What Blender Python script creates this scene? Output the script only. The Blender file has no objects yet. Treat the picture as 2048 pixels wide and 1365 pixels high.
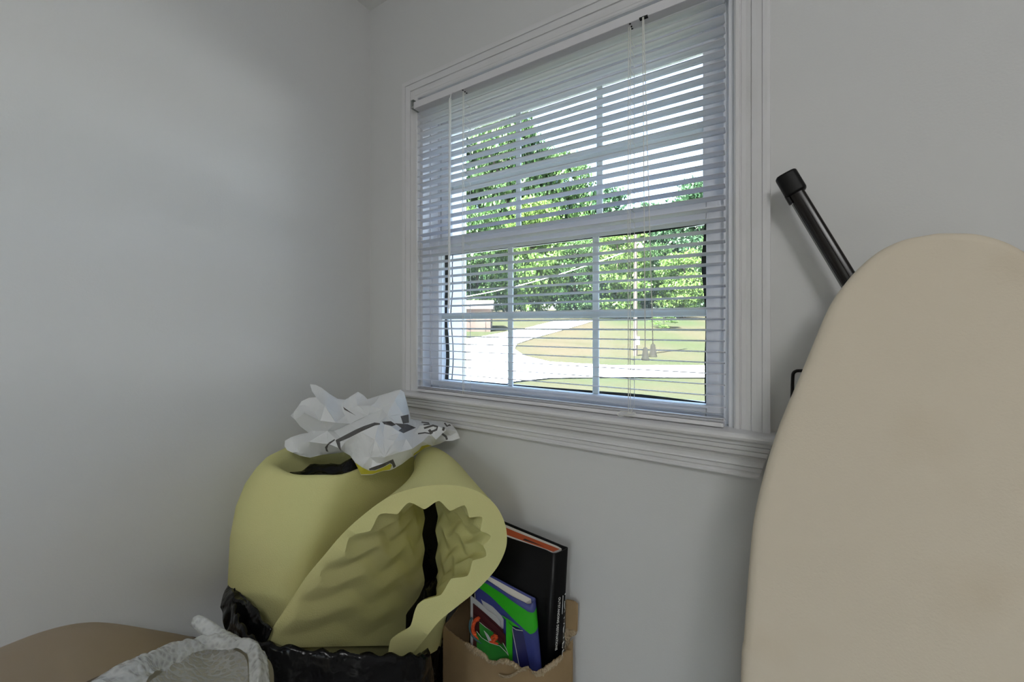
import bpy, bmesh, math, random
import numpy as np
from mathutils import Vector, Matrix, noise
from mathutils.geometry import delaunay_2d_cdt

random.seed(7)
scene = bpy.context.scene
COL = scene.collection

# ------------------------------------------------------------------ camera
F_PX, CX, HY, CAMZ = 812.0, 1024.0, 653.0, 1.38
FX, FY = -0.53268, 0.84632            # forward direction in plan
RX, RY = FY, -FX                      # right direction in plan
cam_d = bpy.data.cameras.new('camera')
cam = bpy.data.objects.new('camera', cam_d)
COL.objects.link(cam)
cam.location = (0, 0, CAMZ)
cam.rotation_euler = (math.radians(90), 0, math.atan2(-FX, FY))
cam_d.sensor_width = 36.0
cam_d.lens = 36.0 * F_PX / 2048.0
cam_d.shift_y = -(682.5 - HY) / 2048.0
cam_d.clip_start = 0.02
cam_d.clip_end = 500
scene.camera = cam

# ------------------------------------------------------------------ sky, sun, exposure
world = bpy.data.worlds.new('sky')
scene.world = world
world.use_nodes = True
wn = world.node_tree.nodes
wl = world.node_tree.links
wn.clear()
sky = wn.new('ShaderNodeTexSky')
sky.sky_type = 'NISHITA'
sky.sun_disc = False
sky.sun_elevation = math.radians(56)
sky.sun_rotation = math.radians(200)
sky.air_density = 1.0
sky.dust_density = 4.0
bg = wn.new('ShaderNodeBackground')
bg.inputs['Strength'].default_value = 1.9
wo = wn.new('ShaderNodeOutputWorld')
wl.new(sky.outputs[0], bg.inputs[0])
wl.new(bg.outputs[0], wo.inputs[0])

sun_d = bpy.data.lights.new('sun', 'SUN')
sun_d.energy = 135.0
sun_d.angle = math.radians(0.6)
sun_d.color = (1.0, 0.98, 0.95)
sun = bpy.data.objects.new('sun', sun_d)
COL.objects.link(sun)
# comes from behind the house (towards +Y), high
sdir = Vector((0.28, 0.62, -1.0)).normalized()
sun.rotation_euler = sdir.to_track_quat('-Z', 'Y').to_euler()

scene.view_settings.view_transform = 'Standard'
scene.view_settings.look = 'None'
scene.view_settings.exposure = 0.0
scene.view_settings.gamma = 1.0
scene.view_settings.use_curve_mapping = False
scene.cycles.use_denoising = True
scene.cycles.max_bounces = 10
scene.cycles.diffuse_bounces = 6
scene.cycles.transparent_max_bounces = 24
scene.cycles.sample_clamp_indirect = 6.0

FILL_W = 19.0

# ------------------------------------------------------------------ helpers
def at(px, py, d):
    r = (px - CX) / F_PX
    u = (HY - py) / F_PX
    return Vector(((RX * r + FX) * d, (RY * r + FY) * d, CAMZ + u * d))

def at_y(px, py, Y):
    r = (px - CX) / F_PX
    return at(px, py, Y / (RY * r + FY))

def at_x(px, py, X):
    r = (px - CX) / F_PX
    return at(px, py, X / (RX * r + FX))

def at_plane(px, py, p, n):
    d = at(px, py, 1.0) - Vector((0, 0, CAMZ))
    o = Vector((0, 0, CAMZ))
    return o + d * ((p - o).dot(n) / d.dot(n))

def lerp(a, b, t):
    return a + (b - a) * t

def obj(name, verts, faces, mat, parent=None, smooth=False, mats=None, idx=None):
    me = bpy.data.meshes.new(name)
    me.from_pydata([tuple(v) for v in verts], [], faces)
    me.update()
    for m in (mats or [mat]):
        me.materials.append(m)
    if idx is not None:
        me.polygons.foreach_set('material_index', idx)
    if smooth:
        me.polygons.foreach_set('use_smooth', [True] * len(me.polygons))
    bm = bmesh.new()
    bm.from_mesh(me)
    bmesh.ops.recalc_face_normals(bm, faces=bm.faces)
    bm.to_mesh(me)
    bm.free()
    o = bpy.data.objects.new(name, me)
    COL.objects.link(o)
    if parent is not None:
        link_parent(o, parent)
    return o

def link_parent(o, p):
    # parents carry pure translations; children keep world coordinates
    o.parent = p
    o.matrix_parent_inverse = Matrix.Translation(-p.location)

def thing(name, loc, label, cat, group=None):
    o = bpy.data.objects.new(name, None)
    COL.objects.link(o)
    o.location = loc
    o.empty_display_size = 0.05
    tag(o, label, cat, group)
    return o

def tag(o, label=None, cat=None, group=None, kind=None):
    if label: o['label'] = label
    if cat: o['category'] = cat
    if group: o['group'] = group
    if kind: o['kind'] = kind
    return o

def struct(o):
    o['kind'] = 'structure'
    return o

class MB:
    def __init__(s):
        s.v, s.f = [], []
    def add(s, v, f):
        n = len(s.v)
        s.v += [Vector(x) for x in v]
        s.f += [tuple(i + n for i in q) for q in f]
        return s
    def box(s, x0, x1, y0, y1, z0, z1):
        v = [(x0, y0, z0), (x1, y0, z0), (x1, y1, z0), (x0, y1, z0), (x0, y0, z1), (x1, y0, z1), (x1, y1, z1), (x0, y1, z1)]
        return s.add(v, BOXF)
    def obox(s, o, a, b, c):
        o, a, b, c = Vector(o), Vector(a), Vector(b), Vector(c)
        return s.add([o, o + a, o + a + b, o + b, o + c, o + a + c, o + a + b + c, o + b + c], BOXF)
    def tube(s, pts, r, n=6, caps=True, flat=None):
        pts = [Vector(p) for p in pts]
        m = len(pts)
        rr = r if isinstance(r, (list, tuple)) else [r] * m
        base = len(s.v)
        t = (pts[1] - pts[0]).normalized()
        up = Vector((0, 0, 1)) if abs(t.z) < 0.9 else Vector((1, 0, 0))
        nx = t.cross(up).normalized()
        for i, p in enumerate(pts):
            t = (pts[min(i + 1, m - 1)] - pts[max(i - 1, 0)]).normalized()
            nx = (nx - t * nx.dot(t)).normalized()
            ny = t.cross(nx)
            for k in range(n):
                a = 2 * math.pi * k / n
                s.v.append(p + (nx * math.cos(a) + ny * math.sin(a) * (flat or 1.0)) * rr[i])
        for i in range(m - 1):
            for k in range(n):
                a, b = base + i * n + k, base + i * n + (k + 1) % n
                s.f.append((a, b, b + n, a + n))
        if caps:
            s.f.append(tuple(base + k for k in range(n))[::-1])
            s.f.append(tuple(base + (m - 1) * n + k for k in range(n)))
        return s
    def grid(s, rows, close_u=False, close_v=False):
        base = len(s.v)
        R, C = len(rows), len(rows[0])
        for r in rows:
            s.v += [Vector(p) for p in r]
        for i in range(R if close_v else R - 1):
            for k in range(C if close_u else C - 1):
                a = base + i * C + k
                b = base + i * C + (k + 1) % C
                c = base + ((i + 1) % R) * C + (k + 1) % C
                d = base + ((i + 1) % R) * C + k
                s.f.append((a, b, c, d))
        return s
    def build(s, name, mat, parent=None, smooth=False, mats=None, idx=None):
        return obj(name, s.v, s.f, mat, parent, smooth, mats, idx)

BOXF = [(0, 3, 2, 1), (4, 5, 6, 7), (0, 1, 5, 4), (1, 2, 6, 5), (2, 3, 7, 6), (3, 0, 4, 7)]

def bevel(o, w, seg=2):
    m = o.modifiers.new('bevel', 'BEVEL')
    m.width = w
    m.segments = seg
    m.limit_method = 'ANGLE'
    m.angle_limit = math.radians(40)
    for p in o.data.polygons:
        p.use_smooth = True
    w2 = o.modifiers.new('wn', 'WEIGHTED_NORMAL')
    w2.keep_sharp = False
    return o

def subsurf(o, n=2):
    m = o.modifiers.new('sub', 'SUBSURF')
    m.levels = n
    m.render_levels = n
    for p in o.data.polygons:
        p.use_smooth = True
    return o

def catmull(pts, per=8, closed=False):
    P = [Vector(p) for p in pts]
    n = len(P)
    out = []
    segs = n if closed else n - 1
    for i in range(segs):
        if closed:
            p0, p1, p2, p3 = P[(i - 1) % n], P[i], P[(i + 1) % n], P[(i + 2) % n]
        else:
            p0, p1, p2, p3 = P[max(i - 1, 0)], P[i], P[i + 1], P[min(i + 2, n - 1)]
        for k in range(per):
            t = k / per
            out.append(0.5 * ((2 * p1) + (p2 - p0) * t + (2 * p0 - 5 * p1 + 4 * p2 - p3) * t * t + (3 * p1 - p0 - 3 * p2 + p3) * t ** 3))
    if not closed:
        out.append(P[-1])
    return out

def resample(pts, n):
    d = [0.0]
    for a, b in zip(pts, pts[1:]):
        d.append(d[-1] + (b - a).length)
    L = d[-1]
    out, j = [], 0
    for i in range(n):
        t = L * i / (n - 1)
        while j < len(d) - 2 and d[j + 1] < t:
            j += 1
        s = (t - d[j]) / max(d[j + 1] - d[j], 1e-9)
        out.append(pts[j].lerp(pts[j + 1], min(max(s, 0), 1)))
    return out, L

def interp(x, xs, ys):
    return float(np.interp(x, xs, ys))

def inside(p, poly):
    x, y = p[0], p[1]
    c = False
    n = len(poly)
    for i in range(n):
        x1, y1 = poly[i][0], poly[i][1]
        x2, y2 = poly[(i + 1) % n][0], poly[(i + 1) % n][1]
        if (y1 > y) != (y2 > y) and x < (x2 - x1) * (y - y1) / (y2 - y1) + x1:
            c = not c
    return c

# ------------------------------------------------------------------ materials
def mat(name, col, rough=0.6, metal=0.0, spec=0.5, bump=None, mottle=None, transl=0.0, sheen=0.0):
    """bump = (scale, strength, distance); mottle = (scale, amount, colour2)"""
    m = bpy.data.materials.new(name)
    m.use_nodes = True
    N, L = m.node_tree.nodes, m.node_tree.links
    b = N['Principled BSDF']
    out = N['Material Output']
    b.inputs['Base Color'].default_value = (*col, 1)
    b.inputs['Roughness'].default_value = rough
    b.inputs['Metallic'].default_value = metal
    b.inputs['Specular IOR Level'].default_value = spec
    if sheen:
        b.inputs['Sheen Weight'].default_value = sheen
    tc = N.new('ShaderNodeTexCoord')
    if mottle:
        nz = N.new('ShaderNodeTexNoise')
        nz.inputs['Scale'].default_value = mottle[0]
        nz.inputs['Detail'].default_value = 4
        L.new(tc.outputs['Object'], nz.inputs['Vector'])
        rp = N.new('ShaderNodeValToRGB')
        rp.color_ramp.elements[0].position = mottle[3] if len(mottle) > 3 else 0.35
        rp.color_ramp.elements[1].position = mottle[4] if len(mottle) > 4 else 0.75
        L.new(nz.outputs['Fac'], rp.inputs['Fac'])
        mx = N.new('ShaderNodeMix')
        mx.data_type = 'RGBA'
        mx.inputs[6].default_value = (*col, 1)
        mx.inputs[7].default_value = (*mottle[2], 1)
        mu = N.new('ShaderNodeMath')
        mu.operation = 'MULTIPLY'
        mu.inputs[1].default_value = mottle[1]
        L.new(rp.outputs['Color'], mu.inputs[0])
        L.new(mu.outputs[0], mx.inputs[0])
        L.new(mx.outputs[2], b.inputs['Base Color'])
    if bump:
        nz = N.new('ShaderNodeTexNoise')
        nz.inputs['Scale'].default_value = bump[0]
        nz.inputs['Detail'].default_value = 3
        L.new(tc.outputs['Object'], nz.inputs['Vector'])
        bp = N.new('ShaderNodeBump')
        bp.inputs['Strength'].default_value = bump[1]
        bp.inputs['Distance'].default_value = bump[2]
        L.new(nz.outputs['Fac'], bp.inputs['Height'])
        L.new(bp.outputs[0], b.inputs['Normal'])
    if transl:
        tr = N.new('ShaderNodeBsdfTranslucent')
        tr.inputs['Color'].default_value = (*col, 1)
        ms = N.new('ShaderNodeMixShader')
        ms.inputs[0].default_value = transl
        L.new(b.outputs[0], ms.inputs[1])
        L.new(tr.outputs[0], ms.inputs[2])
        L.new(ms.outputs[0], out.inputs[0])
    return m

M = {}
M['wall'] = mat('wall_paint', (0.66, 0.66, 0.655), 0.75, spec=0.25, bump=(260, 0.12, 0.002), mottle=(2.2, 0.5, (0.645, 0.65, 0.64)))
M['ceiling'] = mat('ceiling_paint', (0.74, 0.74, 0.72), 0.9, spec=0.1, bump=(180, 0.2, 0.002))
M['floor'] = mat('floor_carpet', (0.39, 0.39, 0.385), 0.95, spec=0.1, bump=(400, 0.5, 0.004))
M['trim'] = mat('trim_paint', (0.70, 0.695, 0.70), 0.5, spec=0.3, bump=(40, 0.05, 0.001), mottle=(9, 0.5, (0.63, 0.62, 0.61), 0.5, 0.8))
M['vinyl'] = mat('window_vinyl', (0.74, 0.75, 0.78), 0.4, spec=0.4)
M['slat'] = mat('slat_vinyl', (0.80, 0.80, 0.84), 0.42, spec=0.4, transl=0.16)
M['rail'] = mat('blind_rail', (0.72, 0.71, 0.73), 0.4, spec=0.4)
M['cord'] = mat('blind_cord', (0.84, 0.83, 0.79), 0.8, spec=0.2, transl=0.25)
M['black'] = mat('black_gasket', (0.012, 0.014, 0.014), 0.6, spec=0.3)
M['bracket'] = mat('bracket_metal', (0.45, 0.47, 0.46), 0.4, metal=0.4)
M['foam'] = mat('foam', (0.70, 0.66, 0.31), 0.95, spec=0.08, bump=(420, 0.35, 0.003), mottle=(5, 0.6, (0.64, 0.65, 0.30)))
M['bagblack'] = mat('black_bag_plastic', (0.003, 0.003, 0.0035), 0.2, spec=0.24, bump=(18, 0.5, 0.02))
M['bagwhite'] = mat('white_woven_plastic', (0.80, 0.81, 0.81), 0.5, spec=0.4, bump=(70, 0.35, 0.004), transl=0.12)
M['inkgrey'] = mat('grey_print', (0.085, 0.08, 0.078), 0.55, mottle=(300, 0.5, (0.15, 0.14, 0.135)))
M['inkyellow'] = mat('yellow_print', (0.62, 0.56, 0.05), 0.5, transl=0.1)
M['card'] = mat('cardboard', (0.36, 0.25, 0.135), 0.85, spec=0.15, bump=(60, 0.2, 0.003), mottle=(12, 0.6, (0.27, 0.185, 0.095)))
M['tear'] = mat('torn_cardboard', (0.50, 0.40, 0.27), 0.95, spec=0.1, bump=(200, 0.9, 0.006), mottle=(70, 0.8, (0.33, 0.24, 0.14)))
M['bookblack'] = mat('book_cover_black', (0.003, 0.003, 0.0035), 0.32, spec=0.2)
M['pagewhite'] = mat('pages_white', (0.70, 0.66, 0.60), 0.8)
M['pageorange'] = mat('pages_orange', (0.48, 0.075, 0.012), 0.7)
M['lettering'] = mat('white_lettering', (0.75, 0.75, 0.72), 0.6)
M['coverblue'] = mat('cover_blue', (0.035, 0.045, 0.20), 0.4, mottle=(30, 0.5, (0.055, 0.07, 0.27)))
M['covergreen'] = mat('cover_green', (0.025, 0.40, 0.010), 0.45)
M['navy'] = mat('cover_navy', (0.012, 0.013, 0.085), 0.4)
M['baggreen'] = mat('paper_green', (0.02, 0.17, 0.025), 0.35, mottle=(40, 0.5, (0.035, 0.27, 0.035)))
M['paper'] = mat('paper_white', (0.46, 0.46, 0.47), 0.7)
M['maroon'] = mat('paper_maroon', (0.055, 0.008, 0.010), 0.5)
M['rope'] = mat('rope_orange', (0.60, 0.07, 0.012), 0.8, bump=(200, 0.5, 0.003))
M['teal'] = mat('cord_teal', (0.03, 0.09, 0.11), 0.6)
M['cover'] = mat('ironing_cover', (0.66, 0.585, 0.47), 0.95, spec=0.1, bump=(320, 0.25, 0.0015), mottle=(6, 0.5, (0.55, 0.45, 0.32), 0.55, 0.82))
M['legblack'] = mat('leg_black_enamel', (0.008, 0.006, 0.005), 0.22, spec=0.35)
M['capblack'] = mat('cap_black_plastic', (0.005, 0.005, 0.005), 0.45, spec=0.2)
M['legsteel'] = mat('leg_steel_edge', (0.20, 0.20, 0.19), 0.3, metal=0.6)
M['tan'] = mat('tan_vinyl', (0.40, 0.31, 0.215), 0.55, spec=0.3, bump=(300, 0.12, 0.001), mottle=(6, 0.4, (0.35, 0.265, 0.175)))
M['tanedge'] = mat('tan_dark_edge', (0.14, 0.095, 0.06), 0.5)
M['board_olive'] = mat('wrapped_board', (0.30, 0.27, 0.19), 0.7, mottle=(20, 0.5, (0.24, 0.21, 0.14)))
M['concrete'] = mat('concrete', (0.82, 0.81, 0.78), 0.9, spec=0.1, mottle=(0.6, 0.4, (0.75, 0.74, 0.71)))
M['lawn'] = mat('lawn', (0.016, 0.021, 0.0105), 0.95, spec=0.01, mottle=(0.11, 1.0, (0.026, 0.0225, 0.0155), 0.38, 0.62), bump=(6, 0.5, 0.05))
M['bark'] = mat('bark', (0.04, 0.032, 0.026), 0.95, bump=(8, 0.8, 0.05))
M['pole'] = mat('pole_wood', (0.045, 0.035, 0.028), 0.9)
M['brick'] = mat('siding_brown', (0.045, 0.030, 0.024), 0.9)
M['roofing'] = mat('roof_shingle', (0.035, 0.032, 0.03), 0.9)
M['lampmetal'] = mat('lamp_white', (0.7, 0.72, 0.74), 0.5)
M['siding'] = mat('reflector_siding', (0.80, 0.81, 0.83), 0.7)

def leaf_mat(name, c1, c2):
    m = bpy.data.materials.new(name)
    m.use_nodes = True
    N, L = m.node_tree.nodes, m.node_tree.links
    b = N['Principled BSDF']
    b.inputs['Roughness'].default_value = 0.55
    b.inputs['Specular IOR Level'].default_value = 0.3
    tc = N.new('ShaderNodeTexCoord')
    nz = N.new('ShaderNodeTexNoise')
    nz.inputs['Scale'].default_value = 0.9
    nz.inputs['Detail'].default_value = 5
    L.new(tc.outputs['Object'], nz.inputs['Vector'])
    rp = N.new('ShaderNodeValToRGB')
    rp.color_ramp.elements[0].position = 0.35
    rp.color_ramp.elements[0].color = (*c1, 1)
    rp.color_ramp.elements[1].position = 0.65
    rp.color_ramp.elements[1].color = (*c2, 1)
    L.new(nz.outputs['Fac'], rp.inputs['Fac'])
    L.new(rp.outputs[0], b.inputs['Base Color'])
    tr = N.new('ShaderNodeBsdfTranslucent')
    L.new(rp.outputs[0], tr.inputs['Color'])
    ms = N.new('ShaderNodeMixShader')
    ms.inputs[0].default_value = 0.4
    L.new(b.outputs[0], ms.inputs[1])
    L.new(tr.outputs[0], ms.inputs[2])
    L.new(ms.outputs[0], N['Material Output'].inputs[0])
    return m

M['leafA'] = leaf_mat('leaves_deep', (0.022, 0.055, 0.018), (0.055, 0.11, 0.030))
M['leafB'] = leaf_mat('leaves_bright', (0.055, 0.11, 0.024), (0.105, 0.165, 0.042))
M['leafC'] = leaf_mat('leaves_blue', (0.021, 0.055, 0.028), (0.046, 0.096, 0.046))

def clear_mat(name, tint, gloss, rough=0.02):
    m = bpy.data.materials.new(name)
    m.use_nodes = True
    N, L = m.node_tree.nodes, m.node_tree.links
    N.remove(N['Principled BSDF'])
    t = N.new('ShaderNodeBsdfTransparent')
    t.inputs[0].default_value = (*tint, 1)
    g = N.new('ShaderNodeBsdfGlossy')
    g.inputs['Roughness'].default_value = rough
    fr = N.new('ShaderNodeFresnel')
    fr.inputs[0].default_value = 1.35
    mu = N.new('ShaderNodeMath')
    mu.operation = 'MULTIPLY'
    mu.inputs[1].default_value = gloss
    L.new(fr.outputs[0], mu.inputs[0])
    ms = N.new('ShaderNodeMixShader')
    L.new(mu.outputs[0], ms.inputs[0])
    L.new(t.outputs[0], ms.inputs[1])
    L.new(g.outputs[0], ms.inputs[2])
    L.new(ms.outputs[0], N['Material Output'].inputs[0])
    return m

M['glass'] = clear_mat('window_glass', (0.96, 0.985, 0.975), 0.8)


def veil_mat(name, col, cover, rough=0.6, bump_scale=None, gloss=0.0):
    """a see-through sheet: part of it is open, the rest is a thin diffuse/glossy film"""
    m = bpy.data.materials.new(name)
    m.use_nodes = True
    N, L = m.node_tree.nodes, m.node_tree.links
    b = N['Principled BSDF']
    b.inputs['Base Color'].default_value = (*col, 1)
    b.inputs['Roughness'].default_value = rough
    t = N.new('ShaderNodeBsdfTransparent')
    ms = N.new('ShaderNodeMixShader')
    ms.inputs[0].default_value = cover
    L.new(t.outputs[0], ms.inputs[1])
    L.new(b.outputs[0], ms.inputs[2])
    L.new(ms.outputs[0], N['Material Output'].inputs[0])
    if bump_scale:
        tc = N.new('ShaderNodeTexCoord')
        vo = N.new('ShaderNodeTexVoronoi')
        vo.inputs['Scale'].default_value = bump_scale
        L.new(tc.outputs['Object'], vo.inputs['Vector'])
        bp = N.new('ShaderNodeBump')
        bp.inputs['Strength'].default_value = 1.0
        bp.inputs['Distance'].default_value = 0.0022
        bp.invert = True
        L.new(vo.outputs['Distance'], bp.inputs['Height'])
        L.new(bp.outputs[0], b.inputs['Normal'])
        cr = N.new('ShaderNodeValToRGB')
        cr.color_ramp.elements[0].position = 0.1
        cr.color_ramp.elements[0].color = (cover - 0.07,) * 3 + (1,)
        cr.color_ramp.elements[1].position = 0.55
        cr.color_ramp.elements[1].color = (min(cover + 0.12, 1),) * 3 + (1,)
        L.new(vo.outputs['Distance'], cr.inputs['Fac'])
        L.new(cr.outputs[0], ms.inputs[0])
    return m

M['clear'] = veil_mat('clear_plastic', (0.88, 0.89, 0.88), 0.55, 0.12)
M['screen'] = veil_mat('insect_screen', (0.55, 0.56, 0.57), 0.10)
M['bubble'] = veil_mat('bubble_wrap', (0.82, 0.84, 0.83), 0.44, 0.10, 130)
M['bubblefilm'] = veil_mat('bubble_film', (0.80, 0.81, 0.79), 0.24, 0.10, 130)

# ================================================================== ROOM
D = 0.90                 # window wall plane
XL = -1.129              # left wall plane
XR = 1.75
YB = -2.7
H = 2.44
OX0, OX1, OZ0, OZ1 = -0.898, -0.0545, 1.160, 2.0715    # window opening
T = 0.17                 # outer wall thickness

def wall_box(name, *b):
    return struct(MB().box(*b).build(name, M['wall']))

w = MB()
w.box(XL - 0.15, OX0, D, D + T, 0, H + 0.1)
w.box(OX1, XR + 0.15, D, D + T, 0, H + 0.1)
w.box(OX0, OX1, D, D + T, 0, OZ0)
w.box(OX0, OX1, D, D + T, OZ1, H + 0.1)
struct(w.build('wall_back', M['wall']))
wall_box('wall_left', XL - 0.15, XL, YB - 0.15, D, 0, H + 0.1)
wall_box('wall_right', XR, XR + 0.15, YB - 0.15, D, 0, H + 0.1)
DX0, DX1, DZ = 0.05, 0.75, 2.05                      # unseen glazed door, added behind the camera to let in fill light
w = MB()
w.box(XL, DX0, YB - 0.15, YB, 0, H + 0.1)
w.box(DX1, XR, YB - 0.15, YB, 0, H + 0.1)
w.box(DX0, DX1, YB - 0.15, YB, DZ, H + 0.1)
struct(w.build('wall_front', M['wall']))
d_ = bpy.data.objects.new('fill_door', None)
COL.objects.link(d_)
d_.location = ((DX0 + DX1) / 2, YB - 0.07, 0)
d_['label'] = 'glazed double door added behind the viewer to let in fill light'
struct(d_)
for a_, b_ in ((DX0, (DX0 + DX1) / 2), ((DX0 + DX1) / 2, DX1)):
    mb = MB()
    for q in ((a_, a_ + 0.07, 0, DZ), (b_ - 0.07, b_, 0, DZ), (a_ + 0.07, b_ - 0.07, 0, 0.16), (a_ + 0.07, b_ - 0.07, DZ - 0.09, DZ)):
        mb.box(q[0], q[1], YB - 0.09, YB - 0.05, q[2], q[3])
    mb.build('door_leaf', M['trim'], d_)
    MB().box(a_ + 0.07, b_ - 0.07, YB - 0.072, YB - 0.068, 0.16, DZ - 0.09).build('door_glass', M['glass'], d_)
struct(MB().box(XL - 0.15, XR + 0.15, YB - 0.15, D + T, -0.15, 0).build('floor', M['floor']))
struct(MB().box(XL, XR, YB, D, H, H + 0.12).build('ceiling', M['ceiling']))
struct(MB().box(XL, XR, D - 0.014, D, 0, 0.09).build('baseboard_back', M['trim']))
struct(MB().box(XL, XL + 0.014, YB, D - 0.014, 0, 0.09).build('baseboard_left', M['trim']))

# casing: one mitred run, three sides
prof = [(0, 0), (0, 0.0105), (0.0030, 0.0130), (0.0085, 0.0130), (0.0105, 0.0105), (0.0106, 0.0082), (0.0118, 0.0082), (0.0124, 0.0092), (0.020, 0.0098),
        (0.0275, 0.0118), (0.0276, 0.0104), (0.0287, 0.0104), (0.0292, 0.0138), (0.038, 0.0158), (0.0450, 0.0168), (0.0451, 0.0153), (0.0462, 0.0153), (0.0467, 0.0182), (0.054, 0.0190), (0.0585, 0.0190), (0.0595, 0.0175), (0.0595, 0)]
STZ = 1.183              # stool top
corners = [((OX0, STZ), (-1, 0)), ((OX0, OZ1), (-1, 1)), ((OX1, OZ1), (1, 1)), ((OX1, STZ), (1, 0))]
mb = MB()
mb.grid([[(x + w_ * dx, D - h_, z + w_ * dz) for (w_, h_) in prof] for ((x, z), (dx, dz)) in corners])
n = len(prof)
mb.f.append(tuple(range(n)))
mb.f.append(tuple(range(3 * n, 4 * n)))
struct(mb.build('trim_1', M['trim']))

# stool (inner sill board) with a rounded nose
sp = [(D + 0.035, STZ), (0.864, STZ), (0.857, STZ - 0.001), (0.8525, STZ - 0.004), (0.851, STZ - 0.008), (0.8525, STZ - 0.0125), (0.857, STZ - 0.016), (0.868, STZ - 0.017), (D + 0.035, STZ - 0.017)]
mb = MB()
mb.grid([[(x, y, z) for (y, z) in sp] for x in (-0.968, 0.016)], close_u=True)
mb.f.append(tuple(range(len(sp)))); mb.f.append(tuple(range(len(sp), 2 * len(sp))))
struct(mb.build('trim_2', M['trim']))
# apron: moulding under the stool, right end cut on a slant
ap = [(D, 1.1662), (0.8630, 1.1662), (0.8630, 1.1600), (0.8675, 1.1598), (0.8675, 1.1585), (0.8645, 1.1580), (0.8660, 1.1500), (0.8705, 1.1498), (0.8705, 1.1484), (0.8680, 1.1482), (0.8700, 1.1395), (0.8745, 1.1393), (0.8745, 1.1380),
      (0.8725, 1.1378), (0.8775, 1.1330), (0.8800, 1.1270), (0.8805, 1.1200), (0.8790, 1.1170), (0.8855, 1.1168), (0.8855, 1.1154), (0.8825, 1.1152), (0.8835, 1.1065), (0.8880, 1.1063), (0.8880, 1.1050), (0.8860, 1.1010), (0.8845, 1.0995), (0.8845, 1.0950), (D, 1.0950)]
mb = MB()
def apx(z, s):
    k = (1.1662 - z) / 0.0712
    return -0.962 + 0.018 * k if s < 0 else 0.006 - 0.020 * k
mb.grid([[(apx(z, s), y, z) for (y, z) in ap] for s in (-1, 1)])
mb.f.append(tuple(range(len(ap)))); mb.f.append(tuple(range(len(ap), 2 * len(ap))))
struct(mb.build('trim_3', M['trim']))

# ------------------------------------------------------------------ window unit
win = bpy.data.objects.new('window_1', None)
COL.objects.link(win)
win.location = ((OX0 + OX1) / 2, 0.95, STZ)
struct(win)
win['label'] = 'white double hung window with grilles behind the blind'
fy0, fy1 = 0.9165, 1.075
mb = MB()
mb.box(OX0, OX0 + 0.010, D + 0.001, fy1, 1.165, OZ1)            # left jamb
mb.box(OX0 + 0.010, OX0 + 0.016, 0.931, 0.936, 1.165, OZ1)
mb.box(OX0 + 0.010, OX0 + 0.018, 0.967, 0.972, 1.165, OZ1)
mb.box(OX0 + 0.010, OX0 + 0.024, 1.005, fy1, 1.165, OZ1)
mb.box(OX1 - 0.010, OX1, D + 0.001, fy1, 1.165, OZ1)
mb.box(OX1 - 0.020, OX1 - 0.010, 0.9165, 0.936, 1.165, OZ1)
mb.box(OX1 - 0.024, OX1 - 0.010, 1.005, fy1, 1.165, OZ1)
mb.box(OX0, OX1, D + 0.001, fy1, OZ1 - 0.012, OZ1)
mb.box(OX0, OX1, 0.97, fy1, OZ1 - 0.034, OZ1 - 0.012)
mb.box(OX0, OX1, 0.936, fy1, 1.162, 1.178)
mb.box(OX0, OX1, 1.005, fy1 + 0.02, 1.178, 1.196)
mb.build('window_frame', M['vinyl'], win)
GX0, GX1 = -0.856, -0.109
def sash(name, x0, x1, z0, z1, gx0, gx1, gz0, gz1, y0, y1, parent):
    s = bpy.data.objects.new(name, None)
    COL.objects.link(s)
    s.location = ((x0 + x1) / 2, (y0 + y1) / 2, z0)
    s.parent = parent
    s.matrix_parent_inverse = Matrix.Translation(-parent.location)
    def piece(nm, *b):
        o = MB().box(*b).build(nm, M['vinyl'])
        o.parent = s
        o.matrix_parent_inverse = Matrix.Translation(-s.location)
        bevel(o, 0.0025, 2)
        return o
    piece('stile', x0, gx0, y0, y1, z0, z1)
    piece('stile', gx1, x1, y0, y1, z0, z1)
    piece('bottom_rail', gx0, gx1, y0, y1, z0, gz0)
    piece('top_rail', gx0, gx1, y0, y1, gz1, z1)
    ym = (y0 + y1) / 2
    zm = (gz0 + gz1) / 2
    xs = [lerp(gx0, gx1, 1 / 3), lerp(gx0, gx1, 2 / 3)]
    for x in xs:
        piece('muntin', x - 0.0085, x + 0.0085, ym + 0.003, ym + 0.009, gz0, gz1)
    piece('muntin', gx0, gx1, ym + 0.0025, ym + 0.0095, zm - 0.0085, zm + 0.0085)
    ex = [gx0] + xs + [gx1]
    g = MB().box(gx0, gx1, ym - 0.002, ym, gz0, gz1).build('glass_pane', M['glass'])
    g.parent = s
    g.matrix_parent_inverse = Matrix.Translation(-s.location)
    return s
sash('lower_sash', -0.887, -0.0655, 1.178, 1.646, GX0, GX1, 1.2135, 1.606, 0.936, 0.966, win)
sash('upper_sash', -0.880, -0.0725, 1.606, 2.032, -0.845, -0.120, 1.640, 1.997, 0.973, 1.003, win)
# glazing step on the lower sash
mb = MB()
mb.box(GX0 - 0.004, GX1 + 0.004, 0.931, 0.9365, 1.2085, 1.2115)
mb.box(-0.887, -0.0655, 0.930, 0.9365, 1.1975, 1.200)
mb.box(-0.880, -0.0725, 0.926, 0.9365, 1.622, 1.6275)
mb.build('sash_lip', M['vinyl'], win)
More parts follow.
